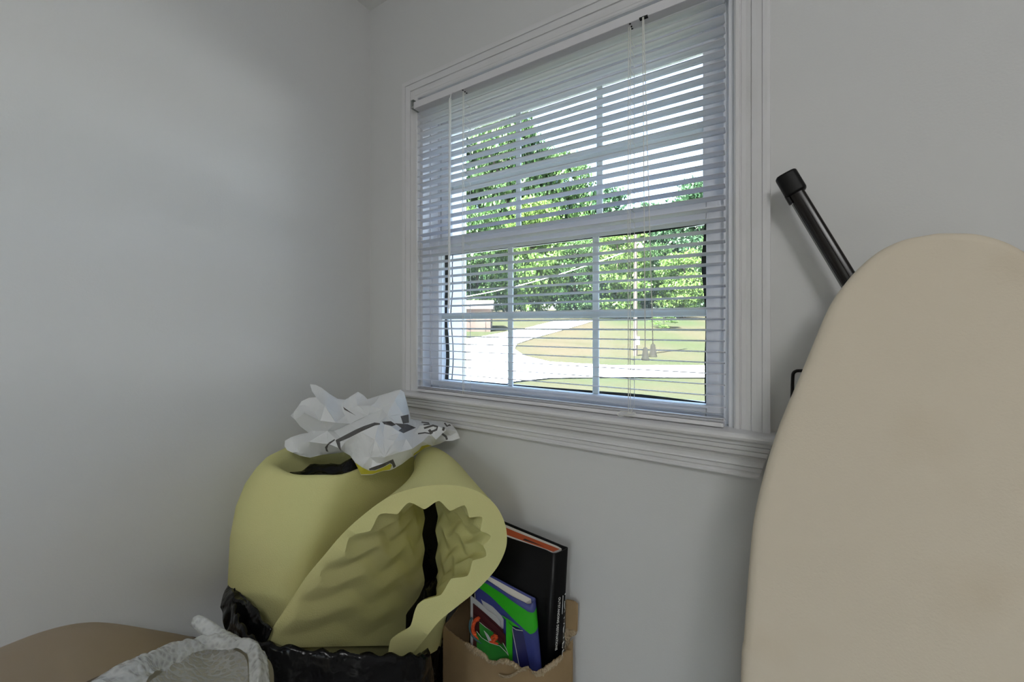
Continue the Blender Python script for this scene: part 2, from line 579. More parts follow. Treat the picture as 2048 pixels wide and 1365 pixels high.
# loose black gasket curling at the glass edges, and the insect screen
def gasket(pts, wd):
    mb = MB()
    pts = catmull([Vector(p) for p in pts], 6)
    rows = [[p + Vector((-wd[0], 0, 0)), p + Vector((wd[1], 0, 0)), p + Vector((wd[1], 0.002, 0)), p + Vector((-wd[0], 0.002, 0))] for p in pts]
    mb.grid(rows, close_u=True)
    mb.f.append((0, 1, 2, 3)); k = len(mb.v); mb.f.append((k - 4, k - 3, k - 2, k - 1))
    return mb.build('gasket', M['black'], win)
yg = 0.968
gasket([(GX0 + 0.004 + o, yg, z) for o, z in ((.002, 1.606), (.001, 1.56), (.003, 1.50), (-.001, 1.46), (-.004, 1.42), (-.002, 1.38), (.004, 1.33), (.006, 1.27), (.001, 1.2135))], (0.008, 0.005))
gasket([(GX0 + 0.016 + o, yg + 0.012, z) for o, z in ((.002, 1.606), (.000, 1.55), (.002, 1.50), (-.003, 1.45), (-.006, 1.41), (-.002, 1.37), (.003, 1.32), (.004, 1.27), (-.001, 1.2135))], (0.001, 0.0015))
gasket([(GX1 - 0.002 + o, yg, z) for o, z in ((.000, 1.606), (-.003, 1.57), (-.007, 1.52), (-.004, 1.47), (.000, 1.42), (.001, 1.36), (-.001, 1.30), (.000, 1.2135))], (0.004, 0.006))
mb = MB()
pt = catmull([Vector((x, yg, z)) for x, z in ((GX0, 1.605), (-0.70, 1.6045), (-0.5, 1.604), (-0.35, 1.6035), (-0.25, 1.601), (-0.16, 1.603), (GX1, 1.606))], 5)
mb.grid([[p + Vector((0, 0, -0.0035)), p + Vector((0, 0, 0.008)), p + Vector((0, 0.002, 0.008)), p + Vector((0, 0.002, -0.0035))] for p in pt], close_u=True)
mb.build('gasket', M['black'], win)
mb = MB()
pt = catmull([Vector((x, yg, z)) for x, z in ((GX0, 1.2135), (-0.7, 1.214), (-0.5, 1.2155), (-0.35, 1.2175), (-0.25, 1.2185), (-0.17, 1.216), (GX1, 1.2135))], 5)
mb.grid([[p + Vector((0, 0, -0.008)), p + Vector((0, 0, 0.0015)), p + Vector((0, 0.002, 0.0015)), p + Vector((0, 0.002, -0.008))] for p in pt], close_u=True)
mb.build('gasket', M['black'], win)
MB().box(-0.845, -0.120, 0.9795, 0.9855, 1.9915, 1.9965).build('gasket', M['black'], win)
MB().box(GX0 - 0.008, GX1 + 0.008, 0.9955, 0.9960, 1.20, 1.60).build('insect_screen', M['screen'], win)
# outside brick-mould around the opening
mb = MB()
for b in ((OX0 - 0.05, OX0 + 0.02, 1.15, OZ1 + 0.05), (OX1 - 0.02, OX1 + 0.05, 1.15, OZ1 + 0.05), (OX0 + 0.02, OX1 - 0.02, 1.11, 1.165), (OX0 + 0.02, OX1 - 0.02, OZ1 - 0.02, OZ1 + 0.05)):
    mb.box(b[0], b[1], D + T - 0.03, D + T + 0.03, b[2], b[3])
struct(mb.build('trim_4', M['vinyl']))

# ------------------------------------------------------------------ mini blind
blind = thing('mini_blind', (-0.476, 0.889, STZ), 'white horizontal mini blind lowered over the window', 'blind')
BX0, BX1 = -0.8885, -0.0700
mb = MB()
hz0, hz1, hy0, hy1 = 2.0275, 2.0475, 0.866, 0.894
mb.box(BX0 - 0.003, BX1 + 0.008, hy0, hy1, hz0, hz1)
headrail = bevel(mb.build('headrail', M['rail'], blind), 0.0015, 2)
for x in (BX0 - 0.008, BX1 + 0.009):
    mb = MB()
    s = 1 if x < -0.5 else -1
    mb.box(x, x + 0.0012, hy0 - 0.006, hy1, hz0 - 0.001, hz1 + 0.004)
    mb.box(min(x, x + s * 0.011), max(x, x + s * 0.011), hy0 - 0.006, hy1, hz1 + 0.0022, hz1 + 0.0036)
    mb.box(min(x, x + s * 0.0105), max(x, x + s * 0.0105), hy0 - 0.006, hy0 - 0.0048, hz0 - 0.0005, hz0 + 0.004)
    mb.build('bracket', M['bracket'], headrail)
# slats share one mesh; a slat is a shallow crowned strip
PITCH, Z0 = 0.02163, 1.1995
YS, HW, TILT = 0.889, 0.0125, 0.0
def slat_mesh():
    prof = []
    K = 4
    for k in range(K + 1):
        u = lerp(-HW, HW, k / K)
        prof.append((u, 0.0017 * (1 - (u / HW) ** 2)))
    th = 0.0005
    v, f = [], []
    def pt(x, u, h):
        c, s = math.cos(TILT), math.sin(TILT)
        return (x, u * c + h * s, -u * s + h * c)
    xs = [BX0, BX0 + 0.003, BX1 - 0.003, BX1]
    rows = []
    for i, x in enumerate(xs):
        q = 0.0 if i in (1, 2) else 0.0025
        row = []
        for (u, h) in prof:
            uu = max(-HW + q, min(HW - q, u))
            row.append(pt(x, uu, h))
        for (u, h) in reversed(prof):
            uu = max(-HW + q, min(HW - q, u))
            row.append(pt(x, uu, h - th))
        rows.append(row)
    m = MB()
    m.grid(rows, close_u=True)
    C = len(rows[0])
    m.f.append(tuple(range(C))); m.f.append(tuple(range(3 * C, 4 * C)))
    return m
sm = slat_mesh()
slat0 = sm.build('slat', M['slat'])
for p in slat0.data.polygons:
    p.use_smooth = len(p.vertices) == 4
rnd = random.Random(3)
NS = 39
for k in range(NS):
    o = slat0 if k == 0 else slat0.copy()
    if k:
        COL.objects.link(o)
    z = Z0 + PITCH * k
    if k == NS - 1: z -= 0.003
    o.location = (rnd.uniform(-.001, .001), YS, z)
    o.rotation_euler = (-math.radians(interp(k, [0, 18, 37], [7.5, 6.5, 1.5])) + rnd.uniform(-.02, .02), rnd.uniform(-.0012, .0012), 0)
    o.parent = blind
    o.matrix_parent_inverse = Matrix.Translation(-blind.location)
for dz in (-0.0022, -0.0044):
    o = slat0.copy(); COL.objects.link(o)
    o.location = (rnd.uniform(-.001, .001), YS, Z0 + dz)
    o.rotation_euler = (math.radians(-2), 0, 0)
    link_parent(o, blind)
bpy.context.view_layer.update()
mb = MB().box(BX0, BX1 - 0.001, YS - 0.0125, YS + 0.0125, 1.1845, 1.1935)
bevel(mb.build('bottom_rail', M['rail'], blind), 0.002, 2)
# ladders, lift cords, wand, tassels
zt = hz0
for x in (-0.7075, -0.2500):
    mb = MB()
    yf, yb = YS - HW - 0.0012, YS + HW + 0.0012
    mb.tube([(x + 0.0006 * math.sin(i * 1.7), yf, lerp(zt, 1.1935, i / 12)) for i in range(13)], 0.0008, 5)
    mb.tube([(x - 0.004, yf + 0.001, zt), (x - 0.0045, yf - .001, 1.6), (x - 0.004, yf, 1.1935)], 0.0009, 5)
    mb.tube([(x + 0.001, yb, zt), (x + 0.0015, yb, 1.6), (x + 0.001, yb, 1.1935)], 0.0008, 5)
    for k in range(NS):
        z = Z0 + PITCH * k - 0.0006
        mb.tube([(x, yf, z + 0.0018), (x + 0.0005, YS, z), (x + 0.001, yb, z - 0.0020)], 0.0008, 4)
    mb.build('ladder_cord', M['cord'], blind)
    for dy in (0.0035, 0.0125, 0.0205):
        mb = MB()
        mb.tube([(x + 0.001, hy0 + dy, hz0 + 0.0004), (x + 0.001, hy0 + dy, hz0 - 0.0007)], 0.0023, 10)
        mb.build('grommet', M['black'], headrail)
mb = MB().box(-0.2285, -0.2115, hy0 - 0.0008, hy0 + 0.006, hz0 - 0.0012, hz0 + 0.002)
mb.build('cord_lock', M['black'], headrail)
def lift(name, xt, pb):
    mb = MB()
    p0 = Vector((xt, hy0 - 0.0005, hz0))
    pts = [p0, p0.lerp(pb, 0.3) + Vector((0.0004, -.001, 0)), p0.lerp(pb, 0.7), pb]
    mb.tube(catmull(pts, 4), 0.0010, 5)
    return mb.build(name, M['cord'], blind)
pa, pb_ = at_y(1290.5, 695, 0.858), at_y(1306, 688, 0.856)
for xt, p in ((-0.2215, pa), (-0.2195, pb_)):
    c = lift('lift_cord', xt, p)
    mb = MB()
    rs = [(0.0, 0.0022), (0.002, 0.0042), (0.010, 0.0058), (0.022, 0.0072), (0.0245, 0.0086), (0.027, 0.0084), (0.0275, 0.0060)]
    mb.tube([p - Vector((0, 0, z)) for z, r in rs], [r for z, r in rs], 14)
    t = mb.build('tassel', M['clear'], c, smooth=True)
# tilt wand with its hook
hk = at_y(903, 186, hy0 - 0.003)
mb = MB().tube([hk + Vector((0.002, 0.004, 0.003)), hk + Vector((0, -.002, -.004)), hk + Vector((-0.001, -.004, -0.018))], 0.0014, 6)
mb.build('wand_hook', M['rail'], blind)
w0, w1 = hk + Vector((-0.0015, -.004, -0.017)), at_y(898, 618, hy0 - 0.006)
MB().tube([w0, w0.lerp(w1, .5), w1], 0.0036, 6).build('tilt_wand', M['clear'], blind)
# slack tail of the ladder tied at the bottom rail
tail = [at_y(x, y, yy) for x, y, yy in ((1266, 812, .868), (1262, 826, .866), (1252, 823, .864), (1240, 824, .858), (1235, 829, .855), (1241, 833, .853), (1255, 829, .853), (1268, 826, .857), (1271, 829, .858), (1262, 833, .855), (1250, 832, .853))]
tail = [Vector((p.x, p.y, max(p.z, 1.1838))) for p in tail]
MB().tube(catmull(tail, 5), 0.0009, 5).build('cord_tail', M['cord'], blind)

# ------------------------------------------------------------------ unseen fill light, added on the ceiling behind the camera
lamp = thing('fill_lamp', (0.60, -0.75, H), 'round domed ceiling light added out of view to brighten the room', 'lamp')
def lathe(prof, c, seg=32):
    mb = MB()
    mb.grid([[(c[0] + r * math.cos(2 * math.pi * k / seg), c[1] + r * math.sin(2 * math.pi * k / seg), c[2] + z) for k in range(seg)] for r, z in prof], close_u=True)
    return mb
lathe([(0.001, 0), (0.19, 0), (0.19, -0.025), (0.17, -0.03), (0.001, -0.03)], (0.60, -0.75, H)).build('base_plate', M['lampmetal'], lamp, smooth=False)
dm = bpy.data.materials.new('fill_dome')
dm.use_nodes = True
dm.node_tree.nodes['Principled BSDF'].inputs['Emission Color'].default_value = (1, 0.95, 0.88, 1)
dm.node_tree.nodes['Principled BSDF'].inputs['Emission Strength'].default_value = 2.0
lathe([(0.165, -0.031), (0.16, -0.05), (0.13, -0.075), (0.08, -0.09), (0.001, -0.095)], (0.60, -0.75, H)).build('dome', dm, lamp, smooth=True)
ld = bpy.data.lights.new('fill_bulb', 'POINT')
ld.energy = FILL_W
ld.shadow_soft_size = 0.16
ld.color = (1.0, 1.0, 1.0)
lo = bpy.data.objects.new('fill_bulb', ld)
COL.objects.link(lo)
lo.location = (0.60, -0.75, H - 0.26)
lo.parent = lamp
lo.matrix_parent_inverse = Matrix.Translation(-lamp.location)

# ================================================================== OUTSIDE
GZ = -0.45
def ground_h(x, y):
    d = FX * x + FY * y
    h = GZ
    if d > 17:
        t = (d - 17) / 30.0
        h += 2.75 * (t * t * (3 - 2 * t) if t < 1 else 1 + 0.6 * (t - 1))
    return h

def on_ground(px, py, dmin=3.0):
    d = dmin
    while d < 130:
        p = at(px, py, d)
        if p.z <= ground_h(p.x, p.y):
            lo_, hi_ = d - 0.5, d
            for _ in range(20):
                m_ = (lo_ + hi_) / 2
                p = at(px, py, m_)
                if p.z <= ground_h(p.x, p.y): hi_ = m_
                else: lo_ = m_
            return at(px, py, hi_)
        d += 0.5
    return at(px, py, 60)

mb = MB()
rows = []
for i in range(61):
    d = 0.4 + 100 * (i / 60) ** 1.5
    row = []
    for k in range(41):
        l = lerp(-70, 70, k / 40)
        x, y = FX * d + RX * l, FY * d + RY * l
        row.append((x, y, ground_h(x, y)))
    rows.append(row)
# keep it outside: a plain grid in world axes
rows = []
for i in range(71):
    y = D + T + 0.02 + 105 * (i / 70) ** 1.5
    rows.append([(x, y, ground_h(x, y)) for x in [lerp(-95, 60, k / 60) for k in range(61)]])
mb.grid(rows)
tag(mb.build('lawn', M['lawn'], smooth=True), 'sunlit green and straw coloured lawn outside the window', 'lawn', kind='structure')

def paved(name, poly_px, mat_, lift, label, cat):
    poly = [on_ground(*p) for p in poly_px]
    P2 = []
    for a, b in zip(poly, poly[1:] + poly[:1]):
        k = max(1, int((b - a).length / 1.5))
        for i in range(k):
            q = a.lerp(b, i / k)
            P2.append((q.x, q.y))
    nb = len(P2)
    xs = [p[0] for p in P2]; ys = [p[1] for p in P2]
    pts = list(P2)
    x = min(xs)
    while x < max(xs):
        y = min(ys)
        while y < max(ys):
            if inside((x, y), P2): pts.append((x, y))
            y += 1.5
        x += 1.5
    r = delaunay_2d_cdt([Vector(p) for p in pts], [(i, (i + 1) % nb) for i in range(nb)], [], 0, 1e-5)
    v = [(p.x, p.y, ground_h(p.x, p.y) + lift) for p in r[0]]
    f = []
    for t in r[2]:
        c = (sum(v[i][0] for i in t) / 3, sum(v[i][1] for i in t) / 3)
        if inside(c, P2): f.append(tuple(t))
    n = len(v)
    v2 = v + [(a, b, c - 0.12) for a, b, c in v]
    f2 = f + [tuple(i + n for i in t[::-1]) for t in f]
    o = obj(name, v2, f2, mat_)
    return tag(o, label, cat, kind='structure')

paved('driveway', [(1900, 734), (1413, 733), (1220, 733), (1100, 726), (1050, 714), (1029, 700), (1034, 689), (1070, 677), (1120, 663), (1165, 650), (1190, 642),
                   (1118, 642), (1060, 656), (1000, 668), (930, 680), (860, 690), (700, 700), (700, 820), (985, 776), (1030, 766), (1100, 759), (1220, 757), (1413, 758), (1900, 762)],
      M['concrete'], 0.05, 'pale concrete driveway curving up through the lawn', 'driveway')

# unseen concrete court, added right of the view to bounce sun indoors
def slab(name, poly, mat_, lift, label, cat):
    P2 = [Vector(p) for p in poly]
    mb = MB()
    K = 14
    rows = []
    for i in range(K + 1):
        a = P2[0].lerp(P2[3], i / K); b = P2[1].lerp(P2[2], i / K)
        rows.append([(q.x, q.y, ground_h(q.x, q.y) + lift) for q in (a.lerp(b, k / K) for k in range(K + 1))])
    mb.grid(rows)
    o = mb.build(name, mat_)
    s_ = o.modifiers.new('s', 'SOLIDIFY'); s_.thickness = 0.1; s_.offset = -1
    return tag(o, label, cat, kind='structure')
slab('bounce_court', [(1.5, 10.5), (34, 7.5), (46, 34), (5.0, 27)], M['concrete'], 0.06, 'wide pale concrete court added out of view to bounce sun indoors', 'pavement')
# ---- trees
def crown_mesh(name, mat_, seed, nleaf, clumps, shape, leaf):
    r = np.random.RandomState(seed)
    cs = []
    for i in range(clumps):
        t = r.rand()
        a = r.rand() * 2 * math.pi
        if shape == 'round':
            z = lerp(0.08, 0.95, t)
            rad = 0.44 * math.sqrt(max(0.05, 1 - ((z - 0.50) / 0.50) ** 2))
        elif shape == 'pine':
            z = lerp(0.08, 0.97, t)
            rad = 0.44 * (1.08 - z) ** 0.8
        else:
            z = lerp(0.08, 0.95, t)
            rad = 0.46 * math.sqrt(max(0.05, 1 - ((z - 0.5) / 0.55) ** 2))
        q = math.sqrt(r.rand()) * rad
        cs.append((q * math.cos(a), q * math.sin(a), z, 0.05 + 0.05 * r.rand()))
    cs = np.array(cs)
    pick = r.randint(0, clumps, nleaf)
    g = r.randn(nleaf, 3)
    g /= np.linalg.norm(g, axis=1)[:, None]
    pos = cs[pick, :3] + g * cs[pick, 3:4] * (r.rand(nleaf, 1) ** 0.4) * np.array([1.5, 1.5, 0.7])
    u = r.randn(nleaf, 3); u /= np.linalg.norm(u, axis=1)[:, None]
    w_ = np.cross(u, r.randn(nleaf, 3)); w_ /= np.linalg.norm(w_, axis=1)[:, None]
    s = leaf * (0.6 + 0.8 * r.rand(nleaf, 1))
    V = np.stack([pos - u * s, pos - w_ * s * 0.6, pos + u * s, pos + w_ * s * 0.6], axis=1).reshape(-1, 3)
    me = bpy.data.meshes.new(name)
    me.from_pydata(V.tolist(), [], np.arange(nleaf * 4).reshape(-1, 4).tolist())
    me.materials.append(mat_)
    return me
crowns = {
    'oak': crown_mesh('crown_oak', M['leafA'], 1, 13000, 150, 'round', 0.017),
    'bright': crown_mesh('crown_bright', M['leafB'], 2, 13000, 150, 'round', 0.018),
    'pine': crown_mesh('crown_pine', M['leafC'], 3, 13000, 170, 'pine', 0.016),
    'bush': crown_mesh('crown_bush', M['leafB'], 4, 3500, 50, 'bush', 0.022),
}
def trunk_mesh(seed, forks):
    r = random.Random(seed)
    mb = MB()
    mb.tube([(0, 0, 0), (0.004, 0.002, 0.25), (-0.004, 0.003, 0.55), (0.003, -0.002, 0.92)], [0.018, 0.015, 0.010, 0.003], 8)
    for i in range(forks):
        z = r.uniform(0.3, 0.75); a = r.uniform(0, 6.28); l = r.uniform(0.10, 0.22)
        mb.tube([(0, 0, z), (l * .5 * math.cos(a), l * .5 * math.sin(a), z + 0.05), (l * math.cos(a), l * math.sin(a), z + 0.14)], [0.008, 0.006, 0.002], 6)
    me = bpy.data.meshes.new('trunk')
    me.from_pydata([tuple(v) for v in mb.v], [], mb.f)
    me.materials.append(M['bark'])
    return me
trunks = [trunk_mesh(5, 5), trunk_mesh(9, 7)]
def tree(kind, b, height, width, label, rz, group=None, name='tree'):
    b = Vector((b.x, b.y, ground_h(b.x, b.y) - 0.1))
    t = thing(name, b, label, 'bush' if kind == 'bush' else 'tree', group)
    for nm, me in (('crown', crowns[kind]), ('trunk', trunks[int(rz * 10) % 2])):
        o = bpy.data.objects.new(nm, me)
        COL.objects.link(o)
        o.parent = t
        o.scale = (height * width, height * width, height) if nm == 'crown' else (height, height, height)
        o.rotation_euler = (0, 0, rz)
    return t
G = 'trees beyond the lawn'
spec_trees = [
    # kind, traced column, distance, height, diameter / height, label, turn
    ('bright', 868, 46, 15, 0.72, 'bright tree at the far left edge of the window view', 0.3),
    ('oak', 955, 45, 12, 0.75, 'dark mid height tree left of the left window grille', 1.1),
    ('bright', 1062, 47, 14, 0.72, 'bright tree just right of the left window grille', 2.0),
    ('oak', 1150, 46, 9.5, 0.85, 'dark rounded tree behind the top of the driveway', 2.9),
    ('bright', 1235, 45, 11, 0.80, 'bright tree between the right window grille and the pole', 3.6),
    ('oak', 1302, 49, 9, 0.80, 'dark tree just right of the utility pole', 0.8),
    ('bright', 1368, 44, 7.5, 0.95, 'pale green low tree at the right of the window view', 5.6),
    ('oak', 1450, 46, 10, 0.8, 'dark tree at the right edge of the window view', 4.6),
    ('oak', 1560, 50, 14, 0.8, 'leafy tree well right of the window view', 1.4),
    ('bright', 1720, 48, 13, 0.8, 'bright tree far right of the window view', 2.7),
    ('pine', 1640, 64, 22, 0.8, 'pine far right of the window view', 3.9),
    ('oak', 1930, 56, 17, 0.75, 'rightmost leafy tree of the row', 5.2),
    ('pine', 905, 60, 28, 0.62, 'tall pine behind the dark tree at the left', 4.2),
    ('oak', 1015, 60, 31, 0.46, 'tallest leafy tree above the left window grille', 1.9),
    ('oak', 1118, 62, 26, 0.50, 'tall dark leafy tree between the two window grilles', 5.0),
    ('pine', 1212, 60, 19, 0.85, 'pine behind the right window grille', 1.7),
    ('pine', 1300, 62, 17, 0.95, 'pine behind the utility pole', 2.4),
    ('pine', 1392, 60, 20, 0.85, 'pine behind the pale green low tree', 3.3),
    ('oak', 960, 78, 34, 0.45, 'distant tall tree left of the tallest one', 0.1),
    ('pine', 1075, 80, 33, 0.62, 'distant pine between the two tall leafy trees', 5.9),
    ('pine', 1170, 80, 24, 0.80, 'distant pine behind the dark rounded tree', 3.0),
    ('oak', 1258, 80, 20, 0.75, 'distant leafy tree above the pole wire', 2.2),
    ('oak', 1350, 80, 19, 0.78, 'distant leafy tree at the right', 0.9),
]
for k, px, d_, h_, w_, lb, rz in spec_trees:
    r = (px - CX) / F_PX
    tree(k, Vector(((RX * r + FX) * d_, (RY * r + FY) * d_, 0)), h_, w_, lb, rz, G)
tree('bush', on_ground(1328, 656), 1.5, 1.6, 'low scrubby bush on the straw coloured slope', 1.3, None, 'bush')

# ---- utility pole with a lamp, and its wire
pb = on_ground(1271, 712)
pdist = FX * pb.x + FY * pb.y
pole = thing('utility_pole', pb, 'wooden utility pole with a lamp on the lawn', 'pole')
ptop = Vector((pb.x, pb.y, at(1266, 455, pdist).z))
MB().tube([pb - Vector((0, 0, 0.2)), pb.lerp(ptop, 0.5), ptop], [0.11, 0.095, 0.075], 10).build('pole_shaft', M['pole'], pole)
lp = at(1281, 492, pdist - 0.3)
MB().tube([Vector((pb.x, pb.y, lp.z + 0.12)), lp.lerp(Vector((pb.x, pb.y, lp.z + 0.4)), 0.5), lp + Vector((0, 0, 0.14))], 0.025, 6).build('lamp_arm', M['lampmetal'], pole)
lathe([(0.02, 0.16), (0.06, 0.10), (0.08, 0.02), (0.15, -0.06), (0.16, -0.08), (0.001, -0.08)], lp, 14).build('lamp_head', M['lampmetal'], pole, smooth=True)
bx = at(1276, 682, pdist - 0.16)
MB().box(bx.x - .08, bx.x + .08, bx.y - .06, bx.y + .06, bx.z - .22, bx.z + .22).build('meter_box', M['lampmetal'], pole)
wa = at(760, 605, 34); wb = Vector((pb.x, pb.y, at(1262, 497, pdist).z))
wp = [wa.lerp(wb, i / 16) - Vector((0, 0, 0.9 * 4 * (i / 16) * (1 - i / 16))) for i in range(17)]
tag(MB().tube(wp, 0.022, 5).build('overhead_wire', M['lampmetal']), 'pale overhead wire running to the utility pole', 'wire')

# ---- low brown shed at the left of the driveway
sb = on_ground(938, 664)
shed = thing('garden_shed', sb, 'low brown shed beside the driveway at the left', 'shed')
sb_d = FX * sb.x + FY * sb.y
u = Vector((RX, RY, 0)); fwd = Vector((FX, FY, 0))
MB().obox(sb - u * 1.9 - Vector((0, 0, .1)), u * 3.6, fwd * 3, Vector((0, 0, 1.9))).build('shed_wall', M['brick'], shed)
rb = sb - u * 2.1 + Vector((0, 0, 1.8)) - fwd * .25
mb = MB()
mb.add([rb, rb + u * 4.0, rb + u * 4.0 + fwd * 3.5, rb + fwd * 3.5, rb + fwd * 1.75 + Vector((0, 0, .8)), rb + u * 4.0 + fwd * 1.75 + Vector((0, 0, .8))], [(0, 1, 5, 4), (2, 3, 4, 5), (0, 4, 3), (1, 2, 5), (0, 3, 2, 1)])
mb.build('shed_roof', M['roofing'], shed)
dq = sb + u * 0.5 - fwd * 0.03
MB().obox(dq, u * 0.8, fwd * 0.03, Vector((0, 0, 1.6))).build('shed_door', M['pole'], shed)

# ---- white garage shape, unseen, added to bounce sun onto the left wall
gc = Vector((11.5, 13.5, 0)); gn = Vector((-0.62, -0.78, 0)).normalized(); gu = Vector((-gn.y, gn.x, 0))
if gu.x < 0: gu = -gu
gc.z = ground_h(gc.x, gc.y)
gar = thing('reflector', gc, 'white sided garage added out of view to bounce sun onto the left wall', 'bounce surface')
MB().obox(gc - gu * 4.5 - Vector((0, 0, .2)), gu * 9, -gn * 6, Vector((0, 0, 3.1))).build('reflector_wall', M['siding'], gar)
rb = gc - gu * 4.9 + gn * .4 + Vector((0, 0, 2.9))
MB().add([rb, rb + gu * 9.8, rb + gu * 9.8 - gn * 6.8, rb - gn * 6.8, rb - gn * 3.4 + Vector((0, 0, 1.6)), rb + gu * 9.8 - gn * 3.4 + Vector((0, 0, 1.6))], [(0, 1, 5, 4), (2, 3, 4, 5), (0, 4, 3), (1, 2, 5), (0, 3, 2, 1)]).build('reflector_roof', M['roofing'], gar)
for q in (-3.6, 0.5):
    gd = MB()
    for r_ in range(4):
        gd.obox(gc + gu * q + gn * .005 + Vector((0, 0, .05 + r_ * .55)), gu * 3.0, gn * .03, Vector((0, 0, .53)))
    gd.build('reflector_door', M['siding'], gar)

# ================================================================== FOAM TOPPER
EL_C = Vector((-0.881, 0.627, 0)); EL_A, EL_B = 0.252, 0.168
foam = thing('foam_topper', (EL_C.x, EL_C.y, 0.0), 'rolled yellow green egg crate foam topper standing in the black bag', 'foam')
u3, f3 = Vector((RX, RY, 0)), Vector((FX, FY, 0))
prof = [(0.30, 0.86), (0.45, 0.93), (0.62, 0.97), (0.80, 1.0), (0.90, 0.985), (0.97, 0.945), (1.015, 0.88), (1.045, 0.80), (1.062, 0.735), (1.068, 0.68),
        (1.062, 0.62), (1.045, 0.58), (1.01, 0.56), (0.90, 0.55), (0.70, 0.55), (0.50, 0.55), (0.45, 0.3), (0.45, 0.02)]
mb = MB()
SEG = 72
rows = []
for z, k in prof:
    row = []
    for i in range(SEG):
        a = 2 * math.pi * i / SEG
        c, s = math.cos(a), math.sin(a)
        e = 2.3
        ca = math.copysign(abs(c) ** (2 / e), c); sa = math.copysign(abs(s) ** (2 / e), s)
        kk = k * (1 + 0.014 * noise.noise(Vector((c * 1.3, s * 1.3, z * 3))))
        p = EL_C + u3 * (ca * EL_A * kk) + f3 * (sa * EL_B * kk)
        xl = interp(p.y, [0.40, 0.80], [-0.815, -0.868]) + interp(z, [0.8, 1.0], [0.0, 0.045])
        ex_ = p.x - (xl - 0.03)
        if ex_ > 0: p.x = xl - 0.03 + 0.03 * (1 - math.exp(-ex_ / 0.03))
        zz = z + (0.012 * s if z > 0.9 else 0) - (0.010 * max(0, c) if z > 0.95 else 0) + 0.006 * noise.noise(Vector((c * 2, s * 2, 5))) * (1 if z > 0.9 else 0)
        row.append((p.x, p.y, zz))
    rows.append(row)
mb.grid(rows, close_u=True)
mb.f.append(tuple(range(SEG)))
body = mb.build('rolled_body', M['foam'], foam, smooth=True)

# the curled flap: an arch of thick foam, wide at its cut front edge, pinched at the back
zx = lambda x, y: (430 + x / 2.815, 880 + y / 2.815)
outer = [zx(*p) for p in [(270, 1160), (330, 1052), (420, 915), (510, 778), (620, 645), (720, 528), (830, 428), (960, 332), (1060, 290), (1180, 262), (1320, 255), (1450, 280), (1540, 330), (1600, 400), (1638, 495), (1640, 600), (1600, 700), (1540, 780), (1450, 870), (1350, 950), (1270, 1015), (1210, 1085), (1165, 1140), (1125, 1190), (1085, 1250)]]
PA = at(547, 1253, 0.765)
PR = at(1013, 1065, 0.915)
edir = Vector((PR.x - PA.x, PR.y - PA.y, 0)).normalized()
pn = Vector((edir.y, -edir.x, 0.0))          # plane normal, towards the camera
Fo = [at_plane(px, py, PA, pn) for px, py in outer]
Fo, Ls = resample(catmull(Fo, 8), 300)
NF = len(Fo)
# in-plane inward normals
cen = at_plane(840, 1180, PA, pn)
tk_s = [0, .12, .25, .36, .47, .58, .70, .80, .90, 1.0]
tk_v = [.016, .018, .024, .034, .045, .047, .046, .050, .056, .050]
def smooth_list(L, it=3):
    for _ in range(it):
        L = [L[0]] + [(L[i - 1] + L[i] * 2 + L[i + 1]) / 4 for i in range(1, len(L) - 1)] + [L[-1]]
    return L
nor = []
for i in range(NF):
    t = (Fo[min(i + 4, NF - 1)] - Fo[max(i - 4, 0)]).normalized()
    nn = t.cross(pn).normalized()
    nor.append(nn)
if sum(n_.dot(cen - p) for n_, p in zip(nor, Fo)) < 0:
    nor = [-n_ for n_ in nor]
nor = [v.normalized() for v in smooth_list(nor, 40)]
# back arch: narrow, vertical
BC = Vector((-0.792, 0.832, 0))
apex = at_plane(880, 893, BC, pn).z
bo, bi = [], []
for i in range(NF):
    s = i / (NF - 1)
    # arc parameter: left leg, round top, right leg
    zb = 0.50
    hw = 0.044
    top = apex - hw
    Lleg = top - zb
    tot = 2 * Lleg + math.pi * hw
    # map the front's highest point (s~.47) to the apex
    q = (s / 0.47 * 0.5 if s < 0.47 else 0.5 + (s - 0.47) / 0.53 * 0.5) * tot
    if q < Lleg:
        l, z, nl, nz_ = -hw, zb + q, 1, 0
    elif q < Lleg + math.pi * hw:
        a = math.pi - (q - Lleg) / hw
        l, z, nl, nz_ = hw * math.cos(a), top + hw * math.sin(a), -math.cos(a), -math.sin(a)
    else:
        l, z, nl, nz_ = hw, top - (q - Lleg - math.pi * hw), -1, 0
    p = BC + edir * l
    bo.append(Vector((p.x, p.y, z)))
    pi_ = BC + edir * (l + nl * 0.026)
    bi.append(Vector((pi_.x, pi_.y, z + nz_ * 0.026)))
NV = 56
def tri(x):
    x = (x / (2 * math.pi)) % 1.0
    return 4 * abs(x - 0.5) - 1
def crate(s, v):
    L_ = s * Ls
    ph = 2 * math.pi * L_ / 0.070 + 1.25 * math.sin(2 * math.pi * v * 0.42 / 0.17 + 0.6)
    r_ = 0.55 * tri(ph) + 0.45 * math.cos(ph)
    return r_ * (0.88 + 0.12 * math.sin(2 * math.pi * v * 0.42 / 0.09))
ro, ri = [], []
